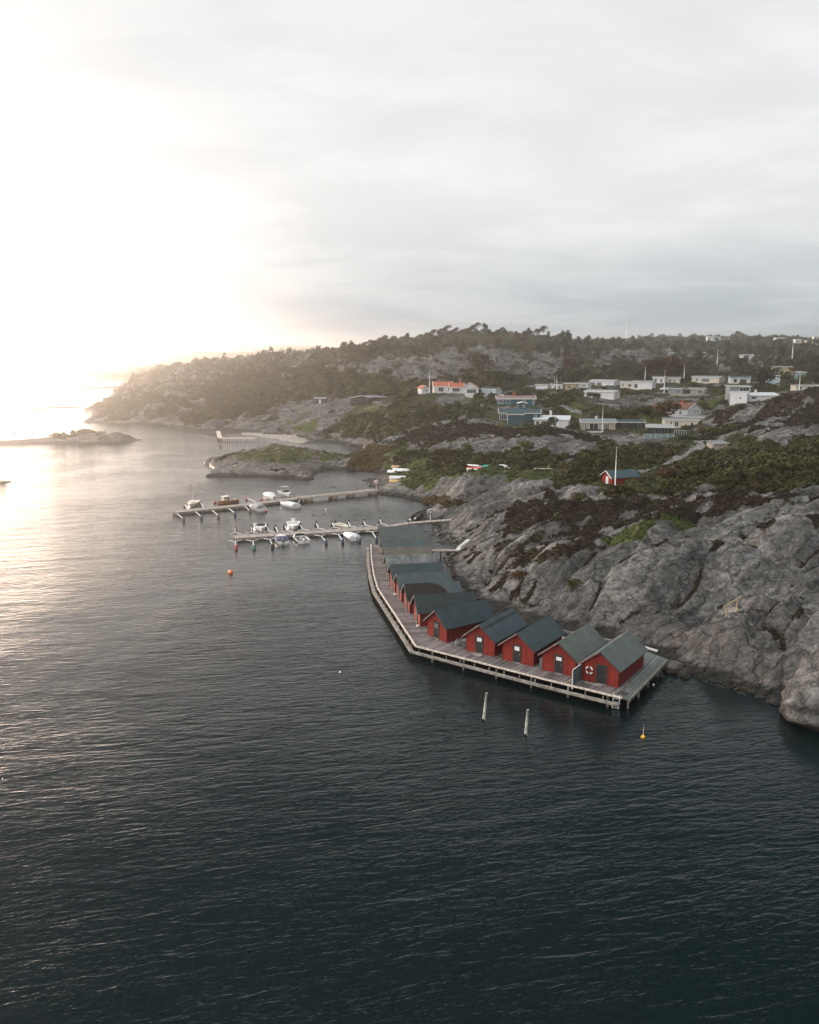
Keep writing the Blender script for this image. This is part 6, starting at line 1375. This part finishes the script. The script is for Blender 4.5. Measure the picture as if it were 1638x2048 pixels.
house(1141, 780, 432, 5.6, 5.0, 3.0, -4, 'yellow', 'lgrey', 'flat', .2, 'yellow sunlit cottage in the upper row between two white ones', [('f', -.6, 1.1, 1.2, 1.5, 1)])
house(1168, 778, 434, 8.4, 5.0, 2.6, -4, 'white', 'mid', 'flat', .2, 'white cottage with a wide dark strip window right of the yellow one', [('f', -2.7, .7, 1.0, 1.6, 1), ('f', 2.0, 2.4, .7, 1.7, 2)])
house(1214, 775, 450, 17.5, 7.0, 3.2, -3, 'white', 'lgrey', 'x', .8, 'long white cottage with many windows in the upper row', [('f', -6.0, 2.4, 1.4, 1.7, 3), ('f', -1.8, 3.6, 1.5, 1.7, 5), ('f', 5.0, .4, .7, 1.7, 1)])
house(1259, 777, 428, 8.6, 6.0, 3.0, 0, 'cream', 'mid', 'flat', .3, 'cream cottage with pale curtains in the right of the upper row', [('f', -2.6, 1.3, 1.4, 1.6, 2), ('f', 1.9, 2.4, 1.4, 1.5, 3)])
house(1293, 778, 424, 12.0, 6.5, 3.4, -5, 'white', 'mid', 'flat', .2, 'white cottage with a brown recessed porch beside the cream one', [('f', -4.4, 2.2, 1.9, 1.4, 2), ('f', 4.0, .3, .6, 1.9, 1)])
house(1321, 767, 462, 7.6, 6.0, 3.1, 0, 'white', 'mid', 'x', .5, 'upper white cottage with one large dark window near the mid flagpole', [('f', -1.9, 1.7, 1.6, 1.6, 1), ('f', 2.0, 1.6, 1.6, 1.4, 2)])
house(1351, 767, 466, 9.0, 6.0, 2.8, 0, 'cream', 'mid', 'x', .5, 'upper cream cottage with small gable right of the large dark window', [('f', -2.2, 1.4, 1.5, 1.5, 2), ('f', 1.2, .7, 1.0, 1.5, 1)])
house(1356, 790, 404, 8.6, 6.0, 2.9, -4, 'grey', 'dark', 'x', .5, 'grey-white cottage with dark roof and long glazed front over the terrace', [('f', 1.6, 4.2, 1.4, 1.6, 6)])
house(1400, 790, 404, 8.4, 6.0, 2.7, 2, 'tan', 'mid', 'flat', .3, 'tan cottage end with a pale-framed wide window, right of the fenced terrace', [('f', 1.7, 3.2, 1.3, 1.5, 3)])
house(1422, 766, 470, 19.5, 7.0, 3.0, -3, 'cream', 'grey', 'x', .9, 'long cream cottage with tall window row near the top of the village', [('f', 0.0, 5.6, 1.7, 1.5, 8), ('f', -6.0, 1.4, 1.3, 1.6, 2)])
house(1481, 768, 449, 9.6, 6.0, 3.0, -6, 'white', 'teal', 'x', .8, 'white cottage with square dark window and verandah, top right of the village', [('f', -2.7, 1.7, 1.7, 1.6, 1), ('f', 1.2, 3.2, 1.9, 1.4, 3)])
house(1548, 768, 445, 5.6, 4.0, 4.2, -6, 'lblue', 'mid', 'flat', .5, 'tall plain pale-blue cottage gable partly behind the big dark tree', [('f', .9, .25, .9, 2.0, 1)])
# --- right-hand hill
e = house(1483, 805, 331, 8.2, 6.5, 3.4, -2, 'white', 'lgrey', 'flat', .05, 'white block cottage with one small window on the edge of the heather hill', [('f', 1.0, .7, .9, 1.7, 1)], over=.1)
house(1484, 786, 337, 8.0, 5.0, 2.1, -2, 'grey', 'lgrey', 'flat', .1, 'grey upper storey with blue-grey glazing on top of the white block', [('f', 1.6, 3.6, 1.3, 1.05, 3)], z=float(PD(1483, 805, 331)[2])+3.5, name='upper_storey', group=None, dy=2)
house(1527, 803, 333, 11.5, 6.5, 2.2, -3, 'white', 'white', 'flat', .8, 'low white wing with sloping white roof and chimney behind the heather brow', [('f', -3.6, 1.8, .8, 1.4, 2)], chim=(-2.0, 3.5, 1.9, M_OFFW))
house(1621, 783, 392, 13.0, 6.0, 2.6, -1, 'cream', 'mid', 'flat', .2, 'cream bungalow cut by the right edge of view on the heather brow', [('f', -4.4, .9, 1.0, 1.5, 1), ('f', -.4, .9, 1.0, 1.5, 1), ('f', 3.0, .9, 1.0, 1.5, 1)])
house(1500, 874, 269, 6.0, 5.0, 2.6, -8, 'palet', 'teal', 'flat', .2, 'pale teal cottage with white posts, half hidden by trees at the right', [('f', -1.4, .5, .7, 1.5, 1), ('f', 1.6, 1.9, 1.9, 1.3, 2)], over=.6)
house(1440, 902, 243, 4.4, 4.0, 2.1, 6, 'tan', 'grey', 'flat', .3, 'small tan shed with one white framed window beside the gravel road', [('f', -.1, .85, .5, 1.25, 1)], name='garden_shed', cat='shed', group=None)
house(1250, 973, 182.5, 6.2, 4.2, 2.0, 17, 'red', 'teal', 'x', 1.15, 'barn-red shed with dark roof beside the nearest flagpole', (), name='red_shed', cat='shed', group=None, trim=False)
e = house(722, 808, 400, 9.0, 7.0, 2.5, 2, 'brown', 'grey', 'y', 1.0, 'dark brown timber house with grey roof and curtained windows above the cove', [('f', -2.0, 3.4, 1.5, 1.3, 4), ('f', 2.4, 1.2, 1.5, 1.3, 2)], trim=False)
house(751, 805, 404, 9.2, 6.0, 2.3, 0, 'brown', 'grey', 'flat', .5, 'grey-roofed wing of the dark brown house behind its plank wall', (), name='wing', trim=False)
house(640, 807, 420, 5.6, 3.6, 2.4, -3, 'brown', 'grey', 'flat', .3, 'small open-fronted cabin with grey roof above the rock slope at the left', [('f', -1.9, .7, 1.0, 1.4, 1), ('f', 1.9, .7, 1.0, 1.4, 1)], name='cabin', cat='cabin', group=None, door=0)
# far buildings near the skyline
for k, (u, v, D, w_, h, wl_, rf_, lb) in enumerate([(1422, 680, 940, 8, 4.5, 'white', 'white', 'white flat-roofed villa among the skyline trees, left of a pair'), (1437, 680, 945, 7, 4, 'lblue', 'white', 'pale villa among the skyline trees, right of a pair'),
    (1561, 682, 900, 11, 4, 'lblue', 'white', 'long blue-white building on the far plateau near the right flagpole'), (1597, 685, 870, 7, 4, 'white', 'lgrey', 'small white house on the far plateau just right of the tall flagpole'), (1625, 687, 850, 12, 3.5, 'cream', 'lgrey', 'low pale house on the far plateau at the right edge'), (1632, 680, 900, 4, 5, 'cream', 'grey', 'tiny gabled house at the far right of the skyline'),
    (1409, 711, 630, 13, 2.6, 'grey', 'white', 'white-roofed cottage among the trees above the village'), (1500, 716, 600, 12, 2.6, 'white', 'lgrey', 'low white cottage with open porch on the upper heath'), (1566, 741, 480, 12, 2.6, 'yellow', 'dark', 'ochre cottage with dark roof below the tall right flagpole'), (1345, 712, 700, 5, 3, 'grey', 'grey', 'grey gabled hut in the wood right of the hill'), (1455, 683, 980, 4, 4, 'white', 'white', 'tiny white outbuilding on the skyline right of the villa pair'), (1605, 752, 455, 4, 2.4, 'palet', 'lgrey', 'small pale green caravan-like hut on the upper heath'), (1328, 706, 760, 4, 3, 'brown', 'grey', 'small brown hut in the wood below the mast')]):
    house(u, v, D, w_*.9, 6, h*.72, -3, wl_, rf_, 'flat', .4, lb, [('f', -w_*.2, w_*.3, 1.3, 1.5, 3), ('f', w_*.3, w_*.14, 1.3, 1.5, 1)], group=None, z=float(PD(u, v, D)[2]))
# white door on the red shed's left gable and its white bargeboards
# low walls, fences and terraces
def wallrun(u0, u1, v, D, h, th, m, name, label, cat, v1=None):
    a, b_ = PD(u0, v, D), PD(u1, v1 or v, D); e_ = MB(); L = b_-a; n = 6
    V = []; 
    e = empty(name, (float(a[0]), float(a[1]), float(a[2])), 0, label, cat)
    s_ = MB(); s_.bar((0, 0, h/2-.3), (float(L[0]), float(L[1]), float(L[2])+h/2-.3), th, h+.6); s_.build('panel', m, e)
    s_ = MB(); s_.bar((0, 0, h+.03), (float(L[0]), float(L[1]), float(L[2])+h+.03), th+.08, .055); s_.build('rail', M_OFFW, e)
    for k in range(n): t = k/(n-1); s_ = MB(); s_.box(float(L[0])*t-.06, float(L[0])*t+.06, -th/2-.08+float(L[1])*t, -th/2-.01+float(L[1])*t, -.4+float(L[2])*t, h-.02+float(L[2])*t); s_.build('post', M_OFFW, e)
wallrun(953, 1008, 794, 360, 1.0, .12, WM['white'], 'low_fence', 'low white fence in front of the pale blue cottage', 'fence')
wallrun(746, 786, 812, 394, 2.0, .12, WM['grey'], 'plank_wall', 'grey plank wall in front of the brown house wing', 'fence')
wallrun(1163, 1206, 868, 287, .9, .12, WM['white'], 'low_fence', 'low white terrace fence in front of the tan cottage', 'fence')
wallrun(1340, 1384, 793, 396, 1.1, .12, WM['tan'], 'low_fence', 'pinkish boarded balustrade of the terrace', 'fence')
wallrun(1381, 1418, 796, 394, 1.6, .12, WM['grey'], 'plank_wall', 'grey retaining fence below the tan cottage end', 'fence')
wallrun(1288, 1346, 876, 268, 1.2, .08, WM['palet'], 'glass_fence', 'blue-grey see-through fence below the pavilion', 'fence')
wallrun(1348, 1372, 871, 272, 1.5, .10, WM['dgreen'], 'plank_wall', 'dark lean-to fence left of the hedge', 'fence')
wallrun(1100, 1128, 789, 424, 1.2, .12, WM['cream'], 'low_fence', 'cream garden wall below the left-hand flagpole', 'fence')
# red shed details
q = PD(1255, 974, 183); rs = [o for o in C.objects if o.get('label', '').startswith('barn-red shed')][0]
s_ = MB(); s_.box(-3.17, -3.10, 1.55, 2.55, 0, 1.95); s_.build('door', M_WHITE, rs)
for sg in (0, 1): s_ = MB(); s_.bar((-3.52, 2.1, 3.22), (-3.52, -.35 if sg == 0 else 4.55, 1.88), .07, .20, (1, 0, 0)); s_.build('bargeboard', M_WHITE, rs)
# flagpoles
def pole(u0, v0, u1, v1, D, label, r=.055, ball=True):
    q = PD(u1, v1, D); t_ = PD(u0, v0, D); h = float(t_[2]-q[2]); e = empty('flagpole', (float(q[0]), float(q[1]), float(q[2])), 0, label, 'flagpole', 'white flagpoles across the village')
    rr = r*max(1, D/300)*1.75
    s_ = MB(); s_.tube([(0, 0, -.6), (0, 0, h*.6), (0, 0, h)], [rr*1.2, rr, rr*.7], 8); s_.build('pole', M_WHITE, e)
    s_ = MB(); s_.lathe([(0, 0), (rr*1.6, rr*1.3), (0, rr*2.6)], 8, (0, 0, h)); s_.build('finial', M_CURB, e)
pole(859, 741, 859, 789, 371, 'white flagpole between the small tiled shed and the first tiled cottage')
pole(1114, 748, 1113, 783, 425, 'thick white flagpole at the left of the upper cottage row')
pole(1291, 734, 1290, 757, 470, 'short white flagpole behind the upper row of cottages')
pole(1330, 742, 1328, 784, 405, 'white flagpole in front of the upper white cottage')
pole(1369, 733, 1368, 754, 480, 'thin flagpole behind the upper cream cottage')
pole(1436, 700, 1434, 730, 545, 'flagpole standing alone on the rock above the long cream cottage')
pole(1589, 681, 1584, 720, 570, 'tallest flagpole at the far right below the skyline')
pole(1528, 726, 1524, 742, 520, 'short flagpole rising out of the trees at the upper right')
pole(1603, 742, 1598, 784, 384, 'flagpole on the heather brow in front of the cream bungalow')
pole(1207, 808, 1204, 868, 287, 'tall flagpole in front of the tan cottage terrace')
pole(1233, 896, 1230, 974, 179, 'nearest flagpole, standing at the left gable of the barn-red shed')
pole(1109, 758, 1109, 770, 430, 'thin dark aerial pole left of the thick white flagpole', .02)
# telecom mast
q = PD(1252, 684, 1000); e = empty('telecom_mast', (float(q[0]), float(q[1]), float(q[2])), 0, 'thin lattice telecom mast on the skyline', 'mast')
H_ = 26.0; s_ = MB()
for a in range(3): t = a*2.094; s_.bar((.7*math.cos(t), .7*math.sin(t), -1), (.22*math.cos(t), .22*math.sin(t), H_), .16, .16)
for k in range(13):
    z0_, z1_ = H_*k/13, H_*(k+1)/13; f0, f1 = .7-.48*k/13, .7-.48*(k+1)/13
    for a in range(3): t0_, t1_ = a*2.094, (a+1)*2.094; s_.bar((f0*math.cos(t0_), f0*math.sin(t0_), z0_), (f1*math.cos(t1_), f1*math.sin(t1_), z1_), .09, .09)
s_.build('lattice', M_METAL, e)
for z_ in (24.5, 18.5): s_ = MB(); s_.box(-.55, .55, -.3, .3, z_-1.0, z_+1.0); s_.build('antenna', M_OFFW, e)
# parked cars
def car(u, v, D, hd, m, label):
    q = PD(u, v, D); x, y = float(q[0]), float(q[1]); e = empty('parked_car', (x, y, max(hz1(x, y), float(q[2])-.2)), hd, label, 'car', 'parked cars')
    prof = [(-2.1, .3), (-2.15, .75), (-1.9, .95), (-1.35, 1.0), (-.75, 1.42), (.75, 1.45), (1.45, 1.02), (2.0, .92), (2.12, .6), (2.05, .3)]
    V = [(x_, s2*.82*(1 if z_ < 1.1 else .86), z_) for s2 in (-1, 1) for x_, z_ in prof]; n = len(prof)
    F = [tuple(range(n)), tuple(reversed(range(n, 2*n)))]+[(i, (i+1) % n, n+(i+1) % n, n+i) for i in range(n)]; F = [tuple(reversed(f)) for f in F]
    s_ = MB(); s_.add(V, F); s_.build('body', m, e, .03)
    for s2 in (-1, 1):
        s_ = MB(); s_.add([(-1.2, s2*.80, 1.02), (1.3, s2*.80, 1.04), (.7, s2*.725, 1.38), (-.7, s2*.725, 1.36)], [(0, 1, 2, 3) if s2 < 0 else (3, 2, 1, 0)]); s_.build('side_window', M_GLASS, e)
        for xw in (-1.3, 1.3): s_ = MB(); s_.lathe([(0, -.1), (.31, -.1), (.31, .1), (0, .1)], 14); o = s_.build('wheel', M_BLK, e); o.location = (xw, s2*.76, .31); o.rotation_euler = (R(90), 0, 0)
car(1059, 785, 425, R(4), plain('teal_car_paint', (.02, .12, .12), .3), 'dark teal car parked left of the white one'); car(1083, 785, 424, R(-3), plain('white_car_paint', (.7, .72, .74), .3), 'white car parked in front of the plain white cottage')
car(1330, 780, 415, R(10), plain('silver_car_paint', (.55, .57, .58), .3), 'silver car parked by the flagpole in front of the upper row')
car(1450, 892, 252, R(80), plain('pale_grey_car_paint', (.45, .46, .46), .3), 'pale grey car tucked behind the tan shed') if False else None
# table and chairs on the rock terrace (small, white)
def terrace_chair(u, v, D, label):
    q = PD(u, v, D); x, y = float(q[0]), float(q[1]); e = empty('terrace_chair', (x, y, hz1(x, y)), .3, label, 'chair')
    s_ = MB(); s_.box(-.35, .35, -.35, .35, .4, .5); s_.build('seat', M_BLK, e); s_ = MB(); s_.box(-.35, .35, .32, .42, .5, 1.15); s_.build('backrest', M_BLK, e)
    for a in (-.3, .3):
        for b_ in (-.3, .3): s_ = MB(); s_.box(a-.04, a+.04, b_-.04, b_+.04, 0, .4); s_.build('leg', M_BLK, e)
terrace_chair(1137, 866, 290, 'black terrace chair left on the rock before the tan cottage'); terrace_chair(1151, 866, 290, 'black terrace chair right on the rock before the tan cottage')
# road-side hedge and village trees
def vt(kind, u, v, D, s, label, zs=1.0, cat='tree'):
    q = PD(u, v, D); plant(kind, float(q[0]), float(q[1]), s, label, cat, None, zs, z=float(q[2]))
vt('windswept_tree', 1096, 863, 288, 4.6, 'dark spreading tree in front of the white-roofed cottage', .9)
vt('round_tree', 1142, 863, 291, 2.4, 'dark bush right of the white-roofed cottage', .8, 'bush')
vt('round_tree', 1525, 776, 425, 9.5, 'big dark tree standing between two cottages at the upper right', .85)
vt('rust_tree', 1335, 838, 322, 6.4, 'large rust-brown tree left of the two-storey white house', .8)
vt('olive_tree', 1262, 838, 330, 5.2, 'broad olive bush behind the tan cottage', .7, 'bush')
vt('round_tree', 1290, 836, 332, 4.6, 'rounded green bush left of the rust-brown tree', .8, 'bush')
vt('olive_tree', 1225, 840, 325, 4.8, 'yellowish green bush above the grey roof of the tan cottage', .7, 'bush')
vt('rust_tree', 1186, 800, 372, 3.4, 'brownish bush at the left corner of the wide mid-village cottage', .8, 'bush')
vt('round_tree', 1425, 882, 258, 4.4, 'dense dark tree above the road bend', .75)
vt('round_tree', 1455, 878, 258, 4.6, 'dark tree left of the pale teal cottage', .8)
vt('rust_tree', 1410, 878, 262, 3.6, 'brown-green tree at the left of the road-bend trees', .8)
vt('round_tree', 1512, 880, 262, 3.2, 'dark tree in front of the pale teal cottage', .8)
vt('olive_tree', 1372, 866, 282, 2.6, 'light green bush before the timber framed cottage', .8, 'bush')
vt('olive_tree', 935, 775, 395, 6.0, 'olive tree behind the gabled wing', .9)
vt('round_tree', 985, 768, 420, 8.0, 'broad green tree behind the pale blue cottage', .7)
vt('round_tree', 1012, 772, 416, 7.0, 'green tree right behind the pale blue cottage', .7)
vt('olive_tree', 1140, 765, 470, 6.0, 'yellow-green tree behind the thick white flagpole', .9)
vt('round_tree', 958, 745, 480, 8.5, 'dark tall tree on the hill foot above the tiled cottages', 1.0)
vt('round_tree', 960, 803, 352, 3.6, 'dark round bush below the white glazed porch', .8, 'bush')
vt('round_tree', 985, 803, 350, 4.0, 'dark broad bush below the low white fence', .7, 'bush')
vt('olive_tree', 1050, 905, 232, 3.2, 'lone olive bush at the foot of the grey ridge', .8, 'bush')
vt('olive_tree', 1265, 984, 168, 2.6, 'yellow-green bush in front of the barn-red shed', .8, 'bush')
vt('rust_tree', 1040, 1165, 115.5, 1.5, 'round golden-brown bush alone on the heather slope', .9, 'bush')
vt('olive_tree', 1095, 1135, 121, 1.9, 'loose olive bush above the golden-brown one', .7, 'bush')
vt('olive_tree', 1160, 1005, 152, 2.4, 'low rounded green bush on the rock shelf below the red shed', .6, 'bush')
vt('olive_tree', 1148, 1178, 112.5, 1.4, 'small green bush in the rock cleft behind the boathouses', .8, 'bush')
for u, v, D, s, kd, lb in [(1435,965,172,4.2,'olive_tree','bare olive bush mid valley at the right'),(1480,960,172,4.6,'round_tree','dark green bush right of the bare olive one'),(1540,950,180,5,'olive_tree','olive tree with thin stems at the right'),(1590,955,176,5,'olive_tree','yellow-olive tree near the right edge'),(1625,935,190,5,'round_tree','dark bush at the right edge of the valley'),(1370,950,185,3.6,'round_tree','dark bush left of the valley clearing'),(1330,965,172,3.0,'rust_tree','rust bush right of the barn-red shed')]:
    vt(kd, u, v, D, s, lb, .8, 'bush')
for kd, u, v, D in (('rust_tree', 1140, 752, 500), ('rust_tree', 1318, 752, 490), ('rust_tree', 1342, 750, 492), ('rust_tree', 1305, 753, 488)):
    vt(kd, u, v, D, 7.0, {1140: 'reddish bare-topped tree behind the left of the upper row', 1318: 'brown birch-like tree behind the mid flagpole', 1342: 'brown birch-like tree right of the mid flagpole', 1305: 'brown birch-like tree left of the mid flagpole'}[u], 1.2)
# clipped hedge along the road
hp = [PD(u, v, D) for u, v, D in ((1362, 878, 262), (1390, 882, 258), (1425, 888, 252))]
pts = np.array([hp[0]+(hp[1]-hp[0])*t for t in np.linspace(0, 1, 9)]+[hp[1]+(hp[2]-hp[1])*t for t in np.linspace(.1, 1, 9)]); pts[:, 2] = hz(pts[:, 0], pts[:, 1])
o = scatter_mesh('hedge', pts, np.full(len(pts), 1.15), M_DEEP, VAR, 900, (.9, 1.1)); o.pop('kind', None) if hasattr(o, 'pop') else None
if 'kind' in o: del o['kind']
tag(o, 'dark clipped hedge along the upper bend of the gravel road', 'hedge')

# boulders along the waterline and loose rubble
def rockmesh(seed, n=3):
    import bmesh
    bm_ = bmesh.new(); bmesh.ops.create_icosphere(bm_, subdivisions=n, radius=1.0); P = np.array([v_.co[:] for v_ in bm_.verts])
    k = 1+.28*pn(P[:, 0]*1.3+seed, P[:, 1]*1.3+P[:, 2], seed)+.16*pn(P[:, 0]*3+seed, P[:, 2]*3+P[:, 1], seed+1)-.20*np.maximum(0, P[:, 2]-.55)
    P = P*k[:, None]*np.array([1.25, .9, .62]); F = np.array([[v_.index for v_ in f.verts] for f in bm_.faces]); bm_.free(); return P, F
for k, (u, v, D, s, lb) in enumerate([(1668,1392,80.0,4.3,'big rounded pinkish boulder at the right edge of the waterline'),(1553,1403,83.6,.8,'small pale boulder at the water beside the big rounded one'),(1350,1338,92.6,1.3,'dark boulder in the water just east of the deck'),(1368,1350,91,.9,'low dark boulder off the rock foot east of the deck'),
   (1083,1092+1,0,0,''),(1165,1048,136,.9,'pale boulder resting on the heather shelf'),(1118,1028,148,.7,'small pale round boulder in the heather below the grassy bank'),(1505,1068,118.5,1.1,'pale rounded boulder on the upper grey slab'),(1200,1080,123,.7,'small boulder at the edge of the heather')]):
    if not s: continue
    q = PD(u, v, D); x, y = float(q[0]), float(q[1]); P, F = rockmesh(500+k, 4 if s > 2 else 3); e = np_mesh('boulder', P*s, F, m_ter, smooth=True); e.location = (x, y, max(hz1(x, y), -.1)+.12*s); e.rotation_euler = (0, 0, R(30+k*17)); tag(e, lb, 'boulder')
g_ = np.random.default_rng(44); sel = np.nonzero(((TSD > -.9) & (TSD < 1.6) & inview & (TR < 330)).ravel())[0]; sel = g_.choice(sel, min(1500, len(sel)), replace=False)
VV, FF, nb = [], [], 0
vars_ = [rockmesh(600+k, 1) for k in range(6)]
for i in sel:
    P, F = vars_[g_.integers(0, 6)]; s = g_.uniform(.12, .42)*(1+.9*(g_.random() > .93)); a = g_.uniform(0, 6.28); ca_, sa_ = math.cos(a), math.sin(a)
    Q = P*s; Q = np.stack([Q[:, 0]*ca_-Q[:, 1]*sa_+TX.ravel()[i], Q[:, 0]*sa_+Q[:, 1]*ca_+TY.ravel()[i], Q[:, 2]+max(TZ.ravel()[i], -.12)], 1); VV.append(Q); FF.append(F+nb); nb += len(Q)
o = np_mesh('shore_rubble', np.concatenate(VV), np.concatenate(FF), m_ter, smooth=False); tag(o, 'small loose stones along the waterline', None, None, 'stuff')
